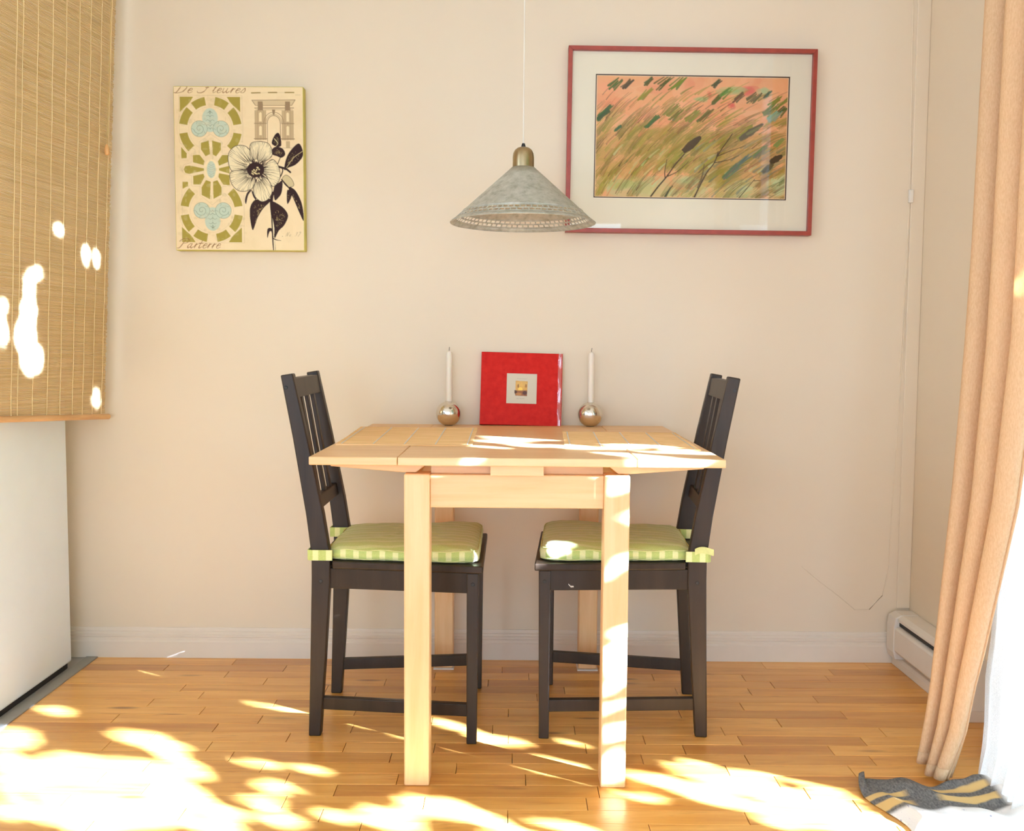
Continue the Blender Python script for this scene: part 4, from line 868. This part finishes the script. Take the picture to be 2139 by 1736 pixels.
# ================================================================ bamboo blind
bl = thing('bamboo_blind', 'tall matchstick bamboo blind hanging at the left above the white cabinet', 'blind', (-1.23, -.07, .76))
BA = math.atan2(-.0855, -.63); bd = Vector((-.0855, -.63, 0)).normalized(); bnrm = Vector((-bd.y, bd.x, 0)); bnrm = bnrm if bnrm.x > 0 else -bnrm
BLEN, BTOP = .63, 1.50
def bp(s, z, off=0): return bd*s+Vector((.046*z, 0, z+.030*(s/.5)*max(0, 1-z/1.2)*.9))+bnrm*(off+.006*math.sin(s*9+z*1.3)*(.4+z*.3))
t = NT('bamboo_slat'); v = t.coords(scale=(1, 1.5, 230)); f = t.noise(v, 1, 2); g = t.noise(t.coords(scale=(1, 1.2, 2.2)), 1.6, 3)
c = t.ramp(f, [(.25, (.62, .43, .18, 1)), (.5, (.76, .55, .27, 1)), (.75, (.83, .63, .36, 1))]); c = t.mix(t.math('MULTIPLY', g, .5), c, (.68, .54, .34, 1))
df = t.node('BsdfDiffuse', [c]); tl = t.node('BsdfTranslucent', [c]); gl = t.node('BsdfGlossy', [(1, 1, 1, 1), .35])
m1 = t.node('MixShader', [.22, df.outputs[0], tl.outputs[0]]); m2 = t.node('MixShader', [.05, m1.outputs[0], gl.outputs[0]]); t.t.links.new(m2.outputs[0], t.out.inputs[0]); M['bamboo'] = t.m
bm = BM(); ns = 390; rr = random.Random(9)
for k in range(ns):
    z = .006+BTOP*k/ns; h = BTOP/ns*rr.uniform(.93, 1.02); s0 = -.003+rr.uniform(-.004, .003); dz = rr.uniform(-.0004, .0004); th = .0011
    st = [s0+(BLEN-s0)*q/6 for q in range(7)]; V0 = []
    for s in st:
        a, b, c_ = bp(s, z+dz, 0), bp(s, z+h/2+dz, th), bp(s, z+h+dz, 0); d_ = bp(s, z+h/2+dz, -th); V0.append([bm.verts.new(x) for x in (a, b, c_, d_)])
    for A, B_ in zip(V0, V0[1:]):
        for q in range(4): bm.faces.new((A[q], B_[q], B_[(q+1) % 4], A[(q+1) % 4]))
stuff(obj('slat_weave', bm, M['bamboo'], bl))
bm = BM()
for s in (.016, .066, .117, .168, .226, .283, .345, .405, .43, .51, .575):
    for off in (.0018, -.0018): tube(bm, [bp(s+.001*math.sin(q*1.7), BTOP*q/26, off) for q in range(27)], .0011, 5)
stuff(obj('warp_thread', bm, plain('pale_thread', lin(232, 208, 160), .8), bl))
bm = BM(); tube(bm, [bp(-.024, .001, .002)+Vector((0, 0, -.001)), bp(.3, .0, .002), bp(.62, 0, .002)], .0085, 10); obj('bottom_rail', bm, wood('bamboo_rail', lin(190, 140, 86), lin(226, 180, 124), 1, .5), bl, smooth=True)
bm = BM(); tube(bm, [bp(-.02, BTOP+.01, -.004), bp(.64, BTOP+.01, -.004)], .014, 12); obj('head_rail', bm, wood('bamboo_head', lin(170, 120, 66), lin(206, 160, 100), 1, .5), bl, smooth=True)
bm = BM(); tube(bm, [bp(.048, BTOP, .02), bp(.046, 1.1, .017), bp(.047, .795, .016)], .0013, 6); pc = obj('pull_cord', bm, plain('tan_cord', lin(196, 166, 110), .8), bl)
bm = BM(); q = bp(.047, .768, .016); lathe(bm, [(.0015, .030), (.0045, .027), (.0065, .018), (.0072, .006), (.0055, 0), (0, 0)], 20, c=tuple(q)); obj('wooden_tassel', bm, plain('light_wood', lin(222, 168, 108), .5), pc, smooth=True)
for s in (.1, .55):
    bm = BM(); a = bp(s, BTOP+.02, -.004); tube(bm, [a, a+Vector((0, 0, CEIL-.76-a.z))], .002, 6); obj('hanger', bm, M['grey_metal'], bl)

# ================================================================ heater, curtain and the floor corner on the right
ht = thing('baseboard_heater', 'low white electric baseboard heater along the right wall behind the curtain', 'heater', (1.256, -.45, 0))
def hp(P, a, b, name, mat, bev=.0015):
    bm = BM(); prism(bm, [(x-1.256, z) for x, z in P], a+.45, b+.45, 1); return obj(name, bm, mat, ht, bev)
hp([(1.255, .030), (1.255, .166), (1.205, .166), (1.190, .158), (1.190, .150), (1.206, .137), (1.206, .048), (1.215, .038), (1.215, .030)], -.50, -.075, 'housing', M['plastic_white'])
hp([(1.206, .050), (1.206, .134), (1.186, .130), (1.182, .124), (1.182, .060), (1.187, .052)], -.50, -.075, 'front_panel', M['plastic_white'])
hp([(1.2055, .135), (1.2055, .150), (1.1955, .150), (1.1955, .135)], -.498, -.077, 'slot_shade', M['dark'], 0)  # dark strip laid in the groove as the slot's shade
hp([(1.255, .026), (1.255, .168), (1.203, .168), (1.184, .158), (1.180, .130), (1.180, .052), (1.186, .030)], -.075, -.020, 'end_cap', M['plastic_white'])
hp([(1.255, 0), (1.255, .030), (1.206, .030), (1.200, .02), (1.198, 0)], -.50, -.02, 'base_trim', M['trim'])

cu = thing('curtain', 'long beige linen curtain gathered at the right beside the glass door', 'curtain', (1.075, -.9, 0))
t = NT('beige_linen'); v = t.coords(scale=(300, 300, 120)); f = t.noise(v, 1, 2)
c = t.ramp(f, [(.3, lin(222, 188, 146)), (.7, lin(235, 206, 168))]); df = t.node('BsdfDiffuse', [c]); tl = t.node('BsdfTranslucent', [t.mix(.5, c, lin(232, 190, 140))])
m1 = t.node('MixShader', [.30, df.outputs[0], tl.outputs[0]]); t.t.links.new(m1.outputs[0], t.out.inputs[0]); M['linen'] = t.m
def ip(z, T):
    for (z0, a), (z1, b) in zip(T, T[1:]):
        if z <= z1: return a+(b-a)*max(0, min(1, (z-z0)/(z1-z0)))
    return T[-1][1]
CT = 2.28
def cfn(u, v):
    z = .012+v*CT
    yf = ip(z, [(0, -.745), (.4, -.735), (2.3, -.70)]); yn = ip(z, [(0, -.885), (.25, -.92), (.45, -.97), (.65, -1.02), (1.0, -1.05), (2.3, -1.07)])
    xf = ip(z, [(0, .975), (.2, 1.0), (.7, 1.035), (1.2, 1.065), (2.3, 1.105)]); xn = ip(z, [(0, .985), (.3, 1.01), (1.0, 1.04), (2.3, 1.05)])
    ph = u*2*pi*3.1
    am = (.026+.012*v)*(1 if u > .02 else .4); am *= 1-.35*u; w = math.sin(ph+.5*math.sin(z*1.1))+.35*math.sin(2.1*ph+1+.6*z)
    y = yf+(yn-yf)*u+.018*math.sin(2*ph+.7)*(.5+.5*v); x = xf+(xn-xf)*u+am*w-.012
    x -= .02*max(0, 1-z/.12)*u                                          # hem kicks out at the floor
    return (x-1.05, y+.9, z+.006*math.sin(u*9))
def cfn2(u, v):
    return cfn(u, v)
bm = BM(); grid(bm, 110, 60, cfn2); obj('drape', bm, M['linen'], cu, smooth='all', thick=.0015)
bm = BM(); grid(bm, 110, 2, lambda u, v: tuple(Vector(cfn(u, .012*v))+Vector((-.0016, -.001, 0)))); obj('hem', bm, M['linen'], cu, smooth='all', thick=.001)
sh = thing('sheer_curtain', 'white sheer curtain glowing with daylight behind the beige curtain', 'curtain', (1.06, -.95, 0))
t = NT('white_voile'); wv = t.noise(t.coords(scale=(500, 500, 500)), 1, 1)
df = t.node('BsdfDiffuse', [(.86, .86, .84, 1)]); tl = t.node('BsdfTranslucent', [(.86, .86, .84, 1)]); tr = t.node('BsdfTransparent', [(1, 1, 1, 1)])
m1 = t.node('MixShader', [.6, df.outputs[0], tl.outputs[0]]); m2 = t.node('MixShader', [t.math('MULTIPLY', wv, .35), m1.outputs[0], tr.outputs[0]]); t.t.links.new(m2.outputs[0], t.out.inputs[0])
def shf(u, v):
    z = .006+v*2.27; x = ip(z, [(0, 1.055), (.3, 1.105), (1, 1.128), (2.3, 1.136)])
    return (x+.007*math.sin(u*26+.6*math.sin(z*2))+.012*max(0, 1-z/.1)*math.sin(u*40)-1.06, ip(z, [(0, -.868), (.12, -.85), (.25, -.80), (2.3, -.80)])*(1-u)-1.053*u+.95, z)
bm = BM(); grid(bm, 70, 50, shf); obj('voile', bm, t.m, sh, smooth='all')
rod = thing('curtain_rod', 'thin metal curtain rod above the glass door', 'rod', (1.115, -1.8, 2.31))
bm = BM(); tube(bm, [(0, 1.13, 0), (0, -1.2, 0)], .009, 12); obj('pole', bm, M['grey_metal'], rod, smooth=True)
for y in (1.10, -1.1):
    bm = BM(); box(bm, -.004, .030, y-.008, y+.008, -.006, .006); box(bm, .030, .035, y-.02, y+.02, -.03, .03); obj('bracket', bm, M['grey_metal'], rod)

# crumpled cloth on the floor
t = NT('striped_dark_cloth'); v = t.coords(); xyz = t.node('SeparateXYZ', [v]).outputs
wob = t.noise(v, 6, 3); yy = t.math('ADD', xyz[1], t.math('MULTIPLY', t.math('SUBTRACT', wob, .5), .05))
def band(c0, hw): return t.ramp(t.math('ABSOLUTE', t.math('SUBTRACT', yy, c0)), [(hw*.75, (1, 1, 1, 1)), (hw, (0, 0, 0, 1))])
xr = t.ramp(t.math('ADD', t.math('MULTIPLY', xyz[0], 3.2), .5), [(.44, (0, 0, 0, 1)), (.50, (1, 1, 1, 1)), (.84, (1, 1, 1, 1)), (.88, (0, 0, 0, 1))])
xl = t.ramp(t.math('ADD', t.math('MULTIPLY', xyz[0], 3.2), .5), [(.02, (1, 1, 1, 1)), (.24, (1, 1, 1, 1)), (.30, (0, 0, 0, 1))])
b1 = t.math('MULTIPLY', t.math('MAXIMUM', band(.012, .010), t.math('MAXIMUM', band(-.030, .011), band(.062, .007))), xr)
b2 = t.math('MULTIPLY', t.math('MAXIMUM', band(.000, .011), band(-.042, .016)), xl)
yel = t.math('MAXIMUM', b1, b2, True)
wv = t.noise(t.coords(scale=(260, 120, 60)), 1, 2)
gr = t.ramp(wv, [(.3, (.075, .075, .07, 1)), (.7, (.19, .18, .165, 1))])
c = t.mix(yel, gr, (.62, .42, .16, 1))
pale = t.ramp(t.math('ADD', yy, .5), [(.428, (1, 1, 1, 1)), (.436, (0, 0, 0, 1))]); pale2 = t.math('MAXIMUM', pale, t.ramp(t.math('ADD', xyz[0], .5), [(.612, (0, 0, 0, 1)), (.625, (1, 1, 1, 1))]))  # near part painted pale as sunlit cloth; right end pale too
mk = t.ramp(t.noise(t.coords(scale=(120, 60, 60)), 1, 3), [(.66, (0, 0, 0, 1)), (.70, (1, 1, 1, 1))])
c = t.mix(pale2, c, t.mix(t.math('MULTIPLY', mk, .7), (.78, .76, .72, 1), (.16, .17, .36, 1)))
t.set(Base_Color=c, Roughness=.9); t.bump(wv, .4, .001); M['cloth'] = t.m
cl = thing('floor_cloth', 'crumpled dark grey cloth with yellow stripes on the floor by the curtain', 'cloth', (.935, -.945, 0))
def clf(u, v):
    x = -.135+.30*u; y = -.155+.245*v
    x += .018*math.sin(v*5+1)*(1-u)*1.2; y += .012*math.sin(u*9)+.008*math.sin(u*23); y += -.03*(1-v)*u*0+(-.02*u*v)
    h = .010+.010*math.sin(u*7+v*3)**2+.012*math.sin(v*9+u*4)**2*u+.022*max(0, u-.72)/.28*(1+.6*math.sin(v*14+u*20))
    e = min(u, 1-u, v, 1-v); h = h*min(1, e*9)+.002
    if u < .06 and v > .7: h += .018*(v-.7)/.3
    return (x, y, h)
bm = BM(); grid(bm, 80, 60, clf); obj('woven_fabric', bm, M['cloth'], cl, smooth='all', thick=.0024)

# cord on the wall by the corner
wc = thing('wall_cord', 'thin white cord running down the right corner of the wall with a cleat', 'cord', (1.2, -.004, 0))
def wpt(x, z): return (x-1.2, .0032, z)
bm = BM(); tube(bm, [wpt(1.196, 2.44), wpt(1.203, 1.9), wpt(1.212, 1.45), wpt(1.208, 1.0), wpt(1.198, .7), wpt(1.190, .45), wpt(1.186, .30), wpt(1.17, .21), wpt(1.13, .165), wpt(1.085, .165), wpt(1.03, .21), wpt(.97, .255), wpt(.915, .30)], .0014, 8)
obj('cord', bm, M['wall'], wc, smooth=True)
bm = BM(); box(bm, 1.205-1.2, 1.219-1.2, -.008, .002, 1.425, 1.465); obj('cleat', bm, M['plastic_white'], wc, .002)
bm = BM(); tube(bm, [wpt(1.2105, 1.425), wpt(1.205, 1.1), wpt(1.2, .9)], .0016, 8); obj('cord_tail', bm, M['wall'], wc, smooth=True)
